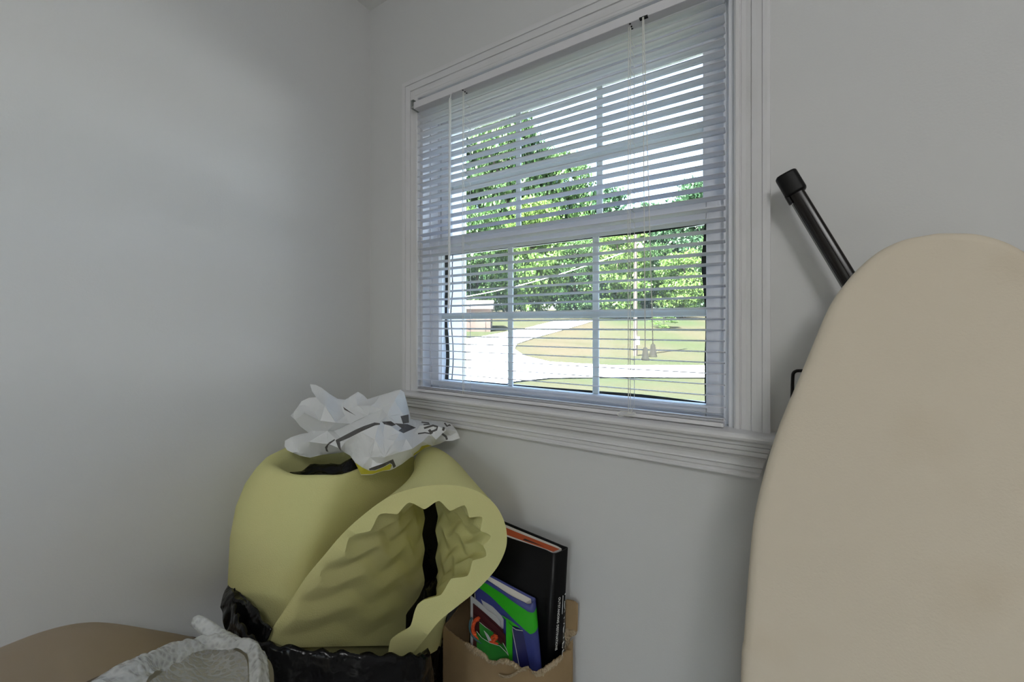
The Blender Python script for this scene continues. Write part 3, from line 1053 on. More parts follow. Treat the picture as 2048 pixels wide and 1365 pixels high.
for j in range(NV + 1):
    v = j / NV
    a_, b_ = [], []
    for i in range(NF):
        s = i / (NF - 1)
        tk = interp(s, tk_s, tk_v)
        po = Fo[i].lerp(bo[i], v)
        # let the sheet belly out a little on its way back
        po = po - nor[i] * (0.016 * math.sin(math.pi * v) * (1 if s > 0.3 else s / 0.3))
        a_.append(po)
        amp = interp(s, [0, .1, .3, 1], [0.004, 0.008, 0.0105, 0.010])
        pin = (Fo[i] + nor[i] * tk).lerp(bi[i], v ** 0.9)
        nn = nor[i]
        if v > 0:
            nn = (nor[i].lerp((bi[i] - bo[i]).normalized(), v)).normalized()
        b_.append(pin + nn * (amp * crate(s, v) * (1 - 0.55 * v)))
    ro.append(a_)
    ri.append(b_)
mb = MB()
mb.grid(ro)
fo_n = len(mb.f)
mb.grid(ri)
no_ = (NV + 1) * NF
for i in range(NF - 1):                        # cut front edge and back edge
    mb.f.append((i, i + 1, no_ + i + 1, no_ + i))
    k = NV * NF
    mb.f.append((k + i, k + i + 1, no_ + k + i + 1, no_ + k + i))
for j in range(NV):                            # ends inside the bag
    for i in (0, NF - 1):
        mb.f.append((j * NF + i, (j + 1) * NF + i, no_ + (j + 1) * NF + i, no_ + j * NF + i))
flap = mb.build('curled_flap', M['foam'], foam, smooth=True)
es = flap.modifiers.new('es', 'EDGE_SPLIT'); es.split_angle = math.radians(50)

# ================================================================== BLACK BAG
tb = thing('trash_bag', (-0.87, 0.62, 0), 'crumpled black plastic trash bag holding the foam topper', 'bag')
hull = [(-1.104, .53), (-1.085, .482), (-1.035, .448), (-.97, .415), (-.885, .382), (-.79, .372), (-.70, .425), (-.615, .505), (-.575, .585), (-.615, .65), (-.70, .705), (-.745, .80), (-.80, .865), (-.95, .84), (-1.06, .72), (-1.105, .60)]
hc = catmull([Vector((x, y, 0)) for x, y in hull], 20, closed=True)
cenb = Vector((-.86, .60, 0))
NB = len(hc)
rows = []
def rim_z(x, y):
    r = x * RX + y * RY; d = x * FX + y * FY
    px = CX + F_PX * r / d
    return interp(px, [430, 480, 547, 700, 800, 840, 870, 900], [.815, .812, .803, .778, .752, .735, .70, .68]) - (0.07 if (x > -0.72 and y > 0.62) else 0)
zl = [1.0, 0.985, 0.96, 0.93, 0.89, 0.84, 0.76, 0.66, 0.52, 0.36, 0.20, 0.08, 0.02, 0.0]
sc = [0.992, 1.0, 1.004, 1.006, 1.010, 1.014, 1.02, 1.03, 1.04, 1.05, 1.04, 1.0, 0.9, 0.75]
zfine = [1.0 - 0.012 * i for i in range(36)] + [0.52, 0.44, 0.36, 0.28, 0.20, 0.08, 0.02, 0.0]
scf = [interp(-z_, [-q for q in zl], sc) for z_ in zfine]
for zf, k in zip(zfine, scf):
    row = []
    for i, p in enumerate(hc):
        a = i / NB
        rz_ = rim_z(p.x, p.y)
        dirv = (p - cenb).normalized()
        low = 1 - zf
        fold = 0.006 * math.sin(a * 2 * math.pi * 31 + 3 * noise.noise(Vector((a * 20, zf * 4, 0)))) * min(1, low * 6)
        cr = 0.016 * noise.noise(Vector((p.x * 9, p.y * 9, zf * 9))) * min(1, low * 5)
        wn_ = noise.noise(Vector((p.x * 5 + p.y * 2, p.y * 5, rz_ * zf * 34 + 3 * p.x)))
        hz = (0.013 * (1 - 2 * abs(wn_)) + 0.006 * (1 - 2 * abs(noise.noise(Vector((p.x * 11, p.y * 11, zf * 70)))))) * min(1, low * 6)
        q = cenb + (p - cenb) * k + dirv * (fold * 0.8 + cr + hz)
        z = rz_ * zf + 0.007 * noise.noise(Vector((a * 40, 1, 2))) * (1 if zf > .95 else 0)
        q.x = max(q.x, XL + 0.018); q.y = min(q.y, D - 0.02)
        row.append((q.x, q.y, max(z, 0.003)))
    rows.append(row)
# the film folds in over the rim and down against the foam
lips = []
for kf, dz in ((0.76, -0.050), (0.86, -0.028), (0.93, -0.010), (0.97, 0.001)):
    lip = []
    for i, p in enumerate(hc):
        q = cenb + (p - cenb) * kf
        a = i / NB
        lip.append((q.x, q.y, rim_z(p.x, p.y) + dz + 0.004 * math.sin(a * 2 * math.pi * 40 + 4 * noise.noise(Vector((a * 25, kf, 0))))))
    lips.append(lip)
rows = lips + rows
mb = MB()
mb.grid(rows, close_u=True)
mb.f.append(tuple(len(mb.v) - NB + i for i in range(NB)))
o = mb.build('bag_body', M['bagblack'], tb, smooth=True)
# black crumpled disc standing in for the shade down the roll's hole
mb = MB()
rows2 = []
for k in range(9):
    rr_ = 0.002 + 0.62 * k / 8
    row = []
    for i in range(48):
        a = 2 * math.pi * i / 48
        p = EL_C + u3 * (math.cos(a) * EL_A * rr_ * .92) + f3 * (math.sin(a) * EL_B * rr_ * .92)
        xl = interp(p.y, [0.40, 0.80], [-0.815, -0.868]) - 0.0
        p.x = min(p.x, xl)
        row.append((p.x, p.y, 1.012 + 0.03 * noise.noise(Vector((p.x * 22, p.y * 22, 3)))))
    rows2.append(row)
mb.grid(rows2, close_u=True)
o = mb.build('hole_shade', M['bagblack'], tb, smooth=True); s_ = o.modifiers.new('s', 'SOLIDIFY'); s_.thickness = .002
# black strip standing in for the deep shade in the flap's pinch
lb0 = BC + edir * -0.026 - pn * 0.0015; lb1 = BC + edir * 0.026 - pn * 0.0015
MB().add([Vector((p.x, p.y, z_)) + q_ for q_ in (Vector((0, 0, 0)), pn * -0.003) for p, z_ in ((lb0, 0.52), (lb1, 0.52), (lb1, apex - 0.026), (lb0, apex - 0.026))], BOXF).build('slit_shade', M['bagblack'], tb)
# loose ear of plastic at the left
def crumple_patch(name, ctrl, tris, mat_, parent, th=0.004, sub=3, amp=0.006, seed=0):
    P = [at(*c) for c in ctrl]
    v, f = [], []
    idx = {}
    def vid(p):
        key = (round(p.x, 5), round(p.y, 5), round(p.z, 5))
        if key not in idx:
            idx[key] = len(v); v.append(p)
        return idx[key]
    def rec(a, b, c, n):
        if n == 0:
            f.append((vid(a), vid(b), vid(c))); return
        ab, bc, ca = (a + b) / 2, (b + c) / 2, (c + a) / 2
        rec(a, ab, ca, n - 1); rec(ab, b, bc, n - 1); rec(ca, bc, c, n - 1); rec(ab, bc, ca, n - 1)
    for t in tris:
        rec(P[t[0]], P[t[1]], P[t[2]], sub)
    v2 = [p + Vector((noise.noise(p * 30 + Vector((seed, 0, 0))), noise.noise(p * 30 + Vector((0, seed + 3, 0))), noise.noise(p * 30 + Vector((7, 0, seed))))) * amp for p in v]
    o = obj(name, v2, f, mat_, parent, smooth=True)
    sm_ = o.modifiers.new('solid', 'SOLIDIFY'); sm_.thickness = th; sm_.offset = 0
    return o
crumple_patch('bag_ear', [(472, 1120, .985), (476, 1145, .93), (463, 1155, .92), (441, 1213, .85), (450, 1235, .835), (456, 1268, .82), (480, 1182, .87), (495, 1215, .81), (490, 1262, .79), (507, 1214, .80), (546, 1260, .748), (525, 1300, .74), (470, 1200, .835)],
              [(0, 2, 1), (1, 2, 6), (2, 3, 12), (2, 12, 6), (3, 4, 12), (4, 5, 12), (12, 5, 8), (12, 8, 7), (6, 12, 7), (6, 7, 9), (7, 8, 9), (9, 8, 11), (9, 11, 10)], M['bagblack'], tb, 0.003, 3, 0.007, 2)

# ================================================================== WHITE PRINTED BAG
sil = [(569,893,.98),(570,882,.99),(582,875,1.0),(600,869,1.0),(617,866,1.0),(600,853,.99),(590,840,.985),(581,832,.98),(588,824,.99),(597,812,1.0),(603,803,1.0),(618,796,1.0),(632,795,1.0),(624,783,1.03),(620,769,1.04),(631,770,1.04),(643,776,1.03),(660,789,1.02),(675,798,1.02),(690,800,1.02),(703,792,1.04),(716,784,1.05),(727,791,1.05),(735,799,1.04),(760,791,1.02),(788,783,1.03),(801,780,1.03),(808,785,1.04),(814,806,1.05),(819,826,1.06),(821,838,1.07),(840,842,1.09),(862,842,1.1),(885,843,1.11),(902,848,1.11),(912,860,1.11),(917,870,1.1),(920,877,1.1),(905,882,1.09),(890,883,1.085),(880,888,1.08),(866,892,1.07),(850,897,1.06),(838,905,1.04),(826,914,1.02),(822,915,.965),(805,928,.95),(790,937,.94),(780,941,.93),(765,943,.925),(745,950,.915),(722,951,.91),(716,938,.915),(709,924,.92),(700,912,.93),(688,905,.95),(668,908,.97),(645,910,.975),(620,916,.97),(600,912,.97),(585,906,.975),(574,901,.98)]
ctl = [(650,812,.96),(690,832,.99),(640,842,.95),(608,826,.97),(628,822,.985),(655,862,.975),(618,884,.95),(655,888,.94),(700,848,.965),(672,846,.945),(668,862,.985),(672,878,.935),(681,898,.925),(735,832,.985),(716,812,1.0),(700,818,1.01),(742,812,.975),(764,818,.985),(775,832,.955),(790,800,1.0),(805,828,.995),(757,846,.935),(720,864,.92),(750,880,.905),(768,878,.925),(790,882,.915),(825,898,.945),(770,915,.895),(740,915,.905),(730,928,.895),(845,884,1.0),(872,880,1.03),(808,858,.99),(840,852,1.03),(868,850,1.05),(893,860,1.06),(893,872,1.09),(860,868,1.045),(828,868,1.01),(800,866,.945),(690,885,.925),(770,845,.955),(812,878,.955),(800,905,.92)]
def strip(pl, w_):
    """polygon of a stroke along a polyline, in the traced frame"""
    L_, R_ = [], []
    for i, p in enumerate(pl):
        a = pl[max(i - 1, 0)]; b = pl[min(i + 1, len(pl) - 1)]
        t = Vector((b[0] - a[0], b[1] - a[1])).normalized()
        nx, ny = -t.y * w_ / 2, t.x * w_ / 2
        L_.append((p[0] + nx, p[1] + ny)); R_.append((p[0] - nx, p[1] - ny))
    return L_ + R_[::-1]
grey = [
    [(671,881),(687,872.5),(711,860),(728,852.6),(749,845.6),(760,847),(760,850),(750,851.5),(722,864),(699,876),(680,884),(682,903),(676,895)],
    [(669.6,878.4),(658,885.4),(650,895),(652,903),(657,905),(654.5,898),(656.5,891),(669.6,881.5)],
    [(738,938),(768,927),(786,919),(792,933),(787,937),(784,929),(780,927),(768,934),(751,941),(739,941.5)],
    [(789,847),(815,849),(832,856),(807,867),(797,862),(803,857),(795,851)],
    [(764,844),(782,843),(792,850),(784,853),(768,849)],
    [(801,833),(817,829.5),(818,846),(806,848)],
    strip([(843,845),(857,846.5),(860,849),(847,850)], 2.6),
    strip([(848,857),(866,851.5),(875,854),(873,860),(862,864.5)], 4.0),
    strip([(858,860),(864,868)], 5.5),
    strip([(889,846.5),(894,853),(899,850.5),(901,852)], 3.2),
    strip([(888,855),(886,862)], 4.5),
    strip([(836,868),(850,866),(862,868)], 2.6),
    strip([(884,868),(892,874),(894,880)], 4.2),
    strip([(783,860.5),(790,858)], 1.5),
    strip([(642,815),(655,821),(666,829)], 0.2),
    [(686,814),(697,822),(712,832),(694,822.5),(689,820)],
]
del grey[-3:-1]
yellow = [
    [(710,926),(716,938),(722,950),(745,949),(765,942.5),(780,940),(784,931),(780.5,928),(768,934.8),(751,941.8),(738,942),(725,936)],
    [(826,913),(838,904.5),(850,896.5),(864,892),(855,890),(843,893),(838,901),(828,908)],
]
def white_bag():
    c1 = sil + ctl
    ns = len(sil)
    r1 = delaunay_2d_cdt([Vector(c[:2]) for c in c1], [(i, (i + 1) % ns) for i in range(ns)], [], 0, 1e-4)
    tv = r1[0]; to = r1[3]
    dep = [c1[o_[0]][2] for o_ in to]
    sp2 = [c[:2] for c in sil]
    tris = [t for t in r1[2] if inside((sum(tv[i].x for i in t) / 3, sum(tv[i].y for i in t) / 3), sp2)]
    def depth(x, y):
        best = None
        for t in tris:
            a, b, c = tv[t[0]], tv[t[1]], tv[t[2]]
            den = (b.y - c.y) * (a.x - c.x) + (c.x - b.x) * (a.y - c.y)
            if abs(den) < 1e-9: continue
            l1 = ((b.y - c.y) * (x - c.x) + (c.x - b.x) * (y - c.y)) / den
            l2 = ((c.y - a.y) * (x - c.x) + (a.x - c.x) * (y - c.y)) / den
            l3 = 1 - l1 - l2
            m_ = min(l1, l2, l3)
            if best is None or m_ > best[0]:
                best = (m_, l1 * dep[t[0]] + l2 * dep[t[1]] + l3 * dep[t[2]])
            if m_ >= -1e-6: break
        return best[1]
    pts = [Vector(c[:2]) for c in sil]
    edges = [(i, (i + 1) % ns) for i in range(ns)]
    pts += [Vector(c[:2]) for c in ctl]
    # keep the big creases as edges
    for t in tris:
        for a, b in ((0, 1), (1, 2), (2, 0)):
            ia, ib = to[t[a]][0], to[t[b]][0]
            if ia >= ns and ib >= ns: edges.append((ia, ib))
    for poly in grey + yellow:
        k = len(pts)
        pts += [Vector(p) for p in poly]
        edges += [(k + i, k + (i + 1) % len(poly)) for i in range(len(poly))]
    rr = random.Random(11)
    y = 768
    while y < 952:
        x = 568
        while x < 922:
            q = (x + rr.uniform(-3, 3), y + rr.uniform(-3, 3))
            if inside(q, sp2): pts.append(Vector(q))
            x += 8
        y += 8
    r2 = delaunay_2d_cdt(pts, edges, [], 0, 1e-3)
    fv, ff, fi = [], [], []
    V2 = r2[0]
    def edge_dist(x, y):
        m_ = 1e9
        for i in range(ns):
            a, b = sil[i], sil[(i + 1) % ns]
            dx, dy = b[0] - a[0], b[1] - a[1]
            t = max(0, min(1, ((x - a[0]) * dx + (y - a[1]) * dy) / (dx * dx + dy * dy)))
            m_ = min(m_, math.hypot(x - a[0] - t * dx, y - a[1] - t * dy))
        return m_
    ed = [edge_dist(p.x, p.y) for p in V2]
    for p, e_ in zip(V2, ed):
        d_ = depth(p.x, p.y)
        d_ += 0.007 * noise.noise(Vector((p.x * .055, p.y * .055, 1))) + 0.0016 * noise.noise(Vector((p.x * .16, p.y * .16, 4)))
        fv.append(at(p.x, p.y, d_))
    for t in r2[2]:
        c = (sum(V2[i].x for i in t) / len(t), sum(V2[i].y for i in t) / len(t))
        if not inside(c, sp2): continue
        k = 0
        if any(inside(c, g) for g in grey): k = 1
        elif any(inside(c, g) for g in yellow): k = 2
        ff.append(tuple(t)); fi.append(k)
    nF = len(fv)
    bv = []
    for p, e_, q in zip(V2, ed, fv):
        away = (q - Vector((0, 0, CAMZ))).normalized()
        bv.append(q + away * (0.004 + 0.0022 * min(e_, 26)))
    fb = [tuple(i + nF for i in t[::-1]) for t in ff]
    # close the rim
    from collections import Counter
    cnt = Counter()
    for t in ff:
        for a, b in zip(t, t[1:] + t[:1]): cnt[(a, b)] += 1
    rim = [(a, b) for (a, b) in cnt if (b, a) not in cnt]
    fr = [(a, a + nF, b + nF, b) for a, b in rim]
    o = obj('woven_plastic_bag', fv + bv, ff + fb + fr, None, None, smooth=False, mats=[M['bagwhite'], M['inkgrey'], M['inkyellow']], idx=fi + [0] * (len(fb) + len(fr)))
    o.data.polygons.foreach_set('use_smooth', [True] * len(o.data.polygons))
    m_ = o.modifiers.new('es', 'EDGE_SPLIT'); m_.split_angle = math.radians(34)
    return tag(o, 'crumpled white plastic sack with grey and yellow print on top of the foam', 'sack')
white_bag()

# ================================================================== CARDBOARD BOX AND ITS CONTENTS
BL, BN, BR, BB = Vector((-.697, .7785, 0)), Vector((-.430, .7515, 0)), Vector((-.380, .868, 0)), Vector((-.690, .872, 0))
cb = thing('cardboard_box', (-.55, .81, 0), 'torn open brown cardboard box filled with books and papers', 'box')
def panel(name, a, b, top, th, parent, mat_, inward):
    """vertical cardboard panel from a to b, with a traced, torn top edge (list of 0..1 positions and heights)"""
    n = inward.normalized() * th
    mb = MB()
    fr, bk = [], []
    for t, z in top:
        p = a.lerp(b, t)
        fr += [Vector((p.x, p.y, 0.002)), Vector((p.x, p.y, z))]
        q = p + n
        bk += [Vector((q.x, q.y, 0.002)), Vector((q.x, q.y, z + 0.0))]
    k = len(fr)
    mb.v = fr + bk
    for i in range(0, k - 2, 2):
        mb.f.append((i, i + 2, i + 3, i + 1))
        mb.f.append((k + i, k + i + 1, k + i + 3, k + i + 2))
        mb.f.append((i + 1, i + 3, k + i + 3, k + i + 1))
        mb.f.append((i, k + i, k + i + 2, i + 2))
    mb.f.append((0, 1, k + 1, k)); mb.f.append((k - 2, 2 * k - 2, 2 * k - 1, k - 1))
    return mb.build(name, mat_, parent)
def traced_top(a, b, pxs):
    nrm = Vector((b.y - a.y, -(b.x - a.x), 0)).normalized()
    out = []
    L_ = (b - a).length
    for px, py in pxs:
        p = at_plane(px, py, a, nrm)
        t = (Vector((p.x, p.y, 0)) - a).dot((b - a).normalized()) / L_
        out.append((min(max(t, 0), 1), p.z))
    return sorted(out)
rt = random.Random(21)
def ragged(top, amp, n):
    ts = [t for t, z in top]; zs = [z for t, z in top]
    out = []
    for i in range(n + 1):
        t = i / n
        out.append((t, interp(t, ts, zs) + rt.uniform(-amp, amp)))
    return out
ftop = traced_top(BL, BN, [(880, 1249), (896, 1263), (920, 1281), (939, 1291), (955, 1299), (972, 1312), (976, 1322), (990, 1325), (1000, 1321), (1011, 1319.5), (1027, 1327), (1040, 1338), (1059, 1340)])
rtop = traced_top(BN, BR, [(1059, 1341), (1073, 1347), (1089, 1338), (1105, 1326), (1123, 1315), (1137, 1302), (1148, 1299)])
panel('front_panel', BL, BN, ragged(ftop, 0.0016, 60), 0.004, cb, M['card'], Vector((0.1, 1, 0)))
panel('side_panel', BN, BR, ragged(rtop, 0.0022, 36), 0.004, cb, M['card'], Vector((-1, 0.45, 0)))
panel('side_panel', BL, BB, [(0, .62), (.2, .622), (.5, .632), (1, .66)], 0.004, cb, M['card'], Vector((1, 0, 0)))
panel('back_panel', BB, BR, [(0, .66), (.3, .665), (.6, .60), (.9, .60), (1, .66)], 0.004, cb, M['card'], Vector((0, -1, 0)))
MB().add([v + Vector((0, 0, z)) for z in (0.40, 0.41) for v in (BL + Vector((.008, .006, 0)), BN + Vector((-.008, .008, 0)), BR + Vector((-.010, -.006, 0)), BB + Vector((.008, -.006, 0)))], BOXF).build('bottom_panel', M['card'], cb)
# torn pale fibres along the tears
def torn(top, a, b, t0, t1, off, amp):
    n = Vector((b.y - a.y, -(b.x - a.x), 0)).normalized()
    ts = [t for t, z in top]; zs = [z for t, z in top]
    rows = []
    K = 40
    for i in range(K + 1):
        t = lerp(t0, t1, i / K)
        p = a.lerp(b, t); z = interp(t, ts, zs)
        w_ = amp * (0.5 + rt.random()) * math.sin(math.pi * (0.08 + 0.84 * i / K))
        q = p + n * (0.0012 + 0.0015 * rt.random())
        rows.append([(q.x, q.y, z - w_ - 0.002), (q.x + n.x * .002, q.y + n.y * .002, z - w_ * .4), (p.x, p.y, z + 0.0035 * rt.random()), (p.x - n.x * .005, p.y - n.y * .005, z - 0.002)])
    mb = MB(); mb.grid(rows)
    o = mb.build('torn_edge', M['tear'], cb)
    s_ = o.modifiers.new('s', 'SOLIDIFY'); s_.thickness = 0.0012
    return o
torn(ftop, BL, BN, 0.30, 0.56, 0, 0.012)
torn(ftop, BL, BN, 0.56, 0.98, 0, 0.006)
torn(rtop, BN, BR, 0.04, 0.75, 0, 0.009)
# crease lines/tape scar: a lifted, peeled paper strip on the front
fa = Vector(((BN - BL).y, -(BN - BL).x, 0)).normalized()
def on_front(px, py, off=0.002):
    return at_plane(px, py, BL, fa) + fa * off
mb = MB()
mb.grid([[on_front(1000 + 60 * t, 1352 - 10 * t + 6 * math.sin(5 * t), 0.002), on_front(1000 + 60 * t, 1345 - 10 * t + 6 * math.sin(5 * t), 0.0055)] for t in [i / 12 for i in range(13)]])
o = mb.build('torn_strip', M['tear'], cb); s_ = o.modifiers.new('s', 'SOLIDIFY'); s_.thickness = 0.001
# upright corner flap against the wall
fl = [at_y(px, py, .878) for px, py in ((1131, 1201), (1139, 1202), (1147, 1205), (1153, 1210), (1152.5, 1240), (1151.5, 1266), (1142, 1270), (1131, 1262))]
mb = MB()
k = len(fl)
mb.v = fl + [p + Vector((0.002, .005, 0)) for p in fl]
mb.f = [tuple(range(k)), tuple(range(2 * k - 1, k - 1, -1))] + [(i, (i + 1) % k, k + (i + 1) % k, k + i) for i in range(k)]
mb.build('corner_flap', M['card'], cb)
mb = MB()
tp = [at_y(px, py, .874) for px, py in ((1131, 1259), (1137, 1262), (1145, 1262), (1151, 1266), (1149, 1273), (1141, 1275), (1136, 1284), (1140, 1292), (1134, 1303), (1128, 1300), (1131, 1285), (1129, 1270))]
k = len(tp)
mb.v = tp + [p + Vector((0.002, .008, 0)) for p in tp]
mb.f = [tuple(range(k)), tuple(range(2 * k - 1, k - 1, -1))] + [(i, (i + 1) % k, k + (i + 1) % k, k + i) for i in range(k)]
mb.build('torn_edge', M['tear'], cb)

# ---- big black book
S_f, S_b = at_y(1107, 1107, .8165), at_y(1134, 1096, .853)
bk = thing('coffee_table_book', (-.50, .84, .41), 'large black hardback book with orange page edges standing in the box', 'book')
down = (at_y(1121, 1345, .862) - S_b).normalized()
Hb = 0.455
Wl = Vector((-1.0, 0.055, 0.055)).normalized() * 0.225
bulge = Vector((0, -0.020, 0.0))
def book_cover(name, pts_top, mat_):
    mb = MB()
    rows = []
    for k in (0, 1):
        rows.append([p + down * (Hb * k) for p in pts_top])
    mb.grid(rows)
    o = mb.build(name, mat_, bk, smooth=True)
    s_ = o.modifiers.new('s', 'SOLIDIFY'); s_.thickness = 0.003; s_.offset = 0
    return o
spm = S_f.lerp(S_b, 0.5)
sn = Vector(((S_b - S_f).y, -(S_b - S_f).x, 0)).normalized()
top_path = [S_b + Wl, S_b + Wl * 0.6, S_b + Wl * .25 , S_b + Wl * 0.06, S_b + sn * 0.001, spm + sn * 0.004, S_f + sn * 0.002 + Wl * 0.005, S_f + Wl * 0.10 + bulge * .05, S_f + Wl * 0.30 + bulge * .35, S_f + Wl * 0.6 + bulge * .75, S_f + Wl + bulge * .5]
bcov = book_cover('cover', catmull(top_path, 5), M['bookblack'])
def page_block(name, inset, drop, f0, f1, mat_):
    # f0..f1: share of the thickness from front (0) to back (1)
    mb = MB()
    NP = 14
    ring = []
    for i in range(NP + 1):
        t = lerp(0.035 + inset, 0.97, i / NP)
        fpt = S_f + Wl * t + bulge * interp(t, [0, .1, .3, .6, 1], [0, .05, .35, .75, .5])
        bpt = S_b + Wl * t
        pinch = interp(t, [0, .06, .14], [0.32, .05, 0.0])
        ring.append((fpt.lerp(bpt, max(f0, pinch)), fpt.lerp(bpt, min(f1, 1 - pinch))))
    rows = []
    for k, (zz) in enumerate((drop, Hb - 0.01)):
        rows.append([a + down * zz for a, b in ring] + [b + down * zz for a, b in reversed(ring)])
    mb.grid(rows, close_u=True)
    m_ = len(ring)
    for base in (0, 2 * m_):
        for i in range(m_ - 1):
            mb.f.append((base + i, base + i + 1, base + 2 * m_ - 2 - i, base + 2 * m_ - 1 - i))
    return mb.build(name, mat_, bk)
page_block('page_block', 0.0, 0.0035, 0.09, 0.91, M['pagewhite'])
page_block('orange_pages', 0.004, 0.0030, 0.24, 0.70, M['pageorange'])
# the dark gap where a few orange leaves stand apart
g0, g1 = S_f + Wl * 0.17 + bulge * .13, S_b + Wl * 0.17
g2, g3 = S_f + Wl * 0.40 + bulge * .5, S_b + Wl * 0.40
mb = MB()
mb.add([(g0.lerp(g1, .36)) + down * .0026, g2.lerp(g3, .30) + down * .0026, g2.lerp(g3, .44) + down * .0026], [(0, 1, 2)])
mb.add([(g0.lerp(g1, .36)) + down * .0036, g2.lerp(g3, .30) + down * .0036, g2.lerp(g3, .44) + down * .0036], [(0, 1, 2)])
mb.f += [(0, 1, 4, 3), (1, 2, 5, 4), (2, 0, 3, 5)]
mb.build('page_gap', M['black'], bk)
# lettering
def text_mesh(body_, size, extrude=0.0002):
    cu = bpy.data.curves.new('t', 'FONT')
    cu.body = body_
    cu.size = size
    cu.extrude = extrude
    cu.resolution_u = 3
    cu.space_character = 1.08
    to_ = bpy.data.objects.new('t', cu)
    COL.objects.link(to_)
    bpy.context.view_layer.update()
    me = bpy.data.meshes.new_from_object(to_.evaluated_get(bpy.context.evaluated_depsgraph_get()))
    bpy.data.objects.remove(to_)
    return me
t0 = at_plane(1119, 1195, S_f + sn * .007, sn); t1 = at_plane(1112, 1301, S_f + sn * .007, sn)
tdir = (t1 - t0).normalized()
me = text_mesh('OUTSTANDING DESTINATIONS', 0.0088)
xs = [v.co.x for v in me.vertices]
k = (t1 - t0).length / (max(xs) - min(xs))
tup = sn.cross(tdir).normalized()
if tup.dot(S_b - S_f) < 0: tup = -tup
for v in me.vertices:
    c = v.co.copy()
    v.co = t0 + tdir * ((c.x - min(xs)) * k) + tup * (c.y - 0.003) + sn * (0.0005 + c.z)
me.materials.append(M['lettering'])
o = bpy.data.objects.new('spine_lettering', me)
COL.objects.link(o); link_parent(o, bcov)
mb = MB()
def spt(px, py):
    return at_plane(px, py, S_f + sn * .0060, sn)
for pl in ([(1126, 1192), (1124.4, 1229)], [(1131.5, 1187), (1129.5, 1190)], [(1129.5, 1203), (1128.6, 1213), (1129, 1217.5), (1130.4, 1219)], [(1129.6, 1222), (1128.4, 1226)],
           [(1129.6, 1234), (1127.6, 1238)], [(1129, 1246), (1127, 1249)], [(1128.4, 1252), (1126.8, 1258), (1126.6, 1265), (1127.6, 1266.5)], [(1128.6, 1274), (1126, 1278)],
           [(1128.4, 1283), (1125.2, 1288), (1124.8, 1297)], [(1127.2, 1300), (1125, 1303), (1124.4, 1313)]):
    mb.tube([spt(*p) for p in pl], 0.0007, 4)
mb.build('spine_title_strokes', M['lettering'], bcov)

# ---- blue and green bound notebook
nb_f, nb_b = at_y(1056, 1209, .793), at_y(1071, 1198, .809)
nbk = thing('notebook', (-.48, .79, .41), 'thick blue notebook with a bright green band in the box', 'notebook')
nd = (at_y(1067, 1336, .790) - nb_f).normalized()
nW = (at_y(974, 1161, .787) - nb_f)
nWf = nW * 1.35
Hn = 0.30
def nb_path(t, side):
    """front (0) or back (1) cover, t from spine to fore-edge"""
    base = nb_f if side == 0 else nb_b
    w_ = nWf * t
    if side == 0: w_ = w_ + Vector((0, -.004, 0)) * math.sin(math.pi * min(1, t * 1.6))
    if side == 1: w_ = w_ + Vector((0, -.012, 0.004)) * t
    return base + w_
path = [nb_path(t, 1) for t in (1, .8, .6, .4, .2, .08)] + [nb_b, nb_b.lerp(nb_f, .5) + Vector((.004, -.003, 0)), nb_f] + [nb_path(t, 0) for t in (.06, .15, .3, .5, .7, .85, 1)]
path = catmull(path, 3)
mb = MB()
C_ = len(path)
ss = [j / (C_ - 1) for j in range(C_)]
arc = [0.0]
for p, q in zip(path, path[1:]): arc.append(arc[-1] + (q - p).length)
jf = min(range(C_), key=lambda j: (path[j] - nb_f).length)
# band edges by distance from the spine's front corner along the front cover
def band(j):
    e = arc[j] - arc[jf]
    if e < -0.025: return (.016, .060)
    return (interp(e, [-.025, -.012, 0, .01, .03, .06, .10, .16], [.016, .021, .0165, .015, .012, .008, .009, .010]),
            interp(e, [-.025, -.012, 0, .01, .03, .06, .10, .16], [.058, .062, .064, .062, .054, .044, .034, .026]))
bands = [band(j) for j in range(C_)]
mb.grid([[p + nd * h_ for p, h_ in zip(path, hs)] for hs in ([0.0] * C_, [b_[0] for b_ in bands], [b_[1] for b_ in bands], [Hn * .5] * C_, [Hn] * C_)])
idx = [1 if i == 1 else 0 for i in range(4) for j in range(C_ - 1)]
o = obj('notebook_cover', mb.v, mb.f, None, nbk, smooth=True, mats=[M['coverblue'], M['covergreen']], idx=idx)
s_ = o.modifiers.new('s', 'SOLIDIFY'); s_.thickness = 0.0012; s_.offset = 0
mb = MB()
ring = [(nb_path(t, 0).lerp(nb_path(t, 1), .10), nb_path(t, 0).lerp(nb_path(t, 1), .88)) for t in (.06, .12, .2, .3, .45, .6, .8, .95)]
m_ = len(ring)
mb.grid([[a + nd * z_ for a, b in ring] + [b + nd * z_ for a, b in reversed(ring)] for z_ in (.0035, Hn - .005)], close_u=True)
for base in (0, 2 * m_):
    for i in range(m_ - 1):
        mb.f.append((base + i, base + i + 1, base + 2 * m_ - 2 - i, base + 2 * m_ - 1 - i))
mb.build('pages', M['pagewhite'], nbk)

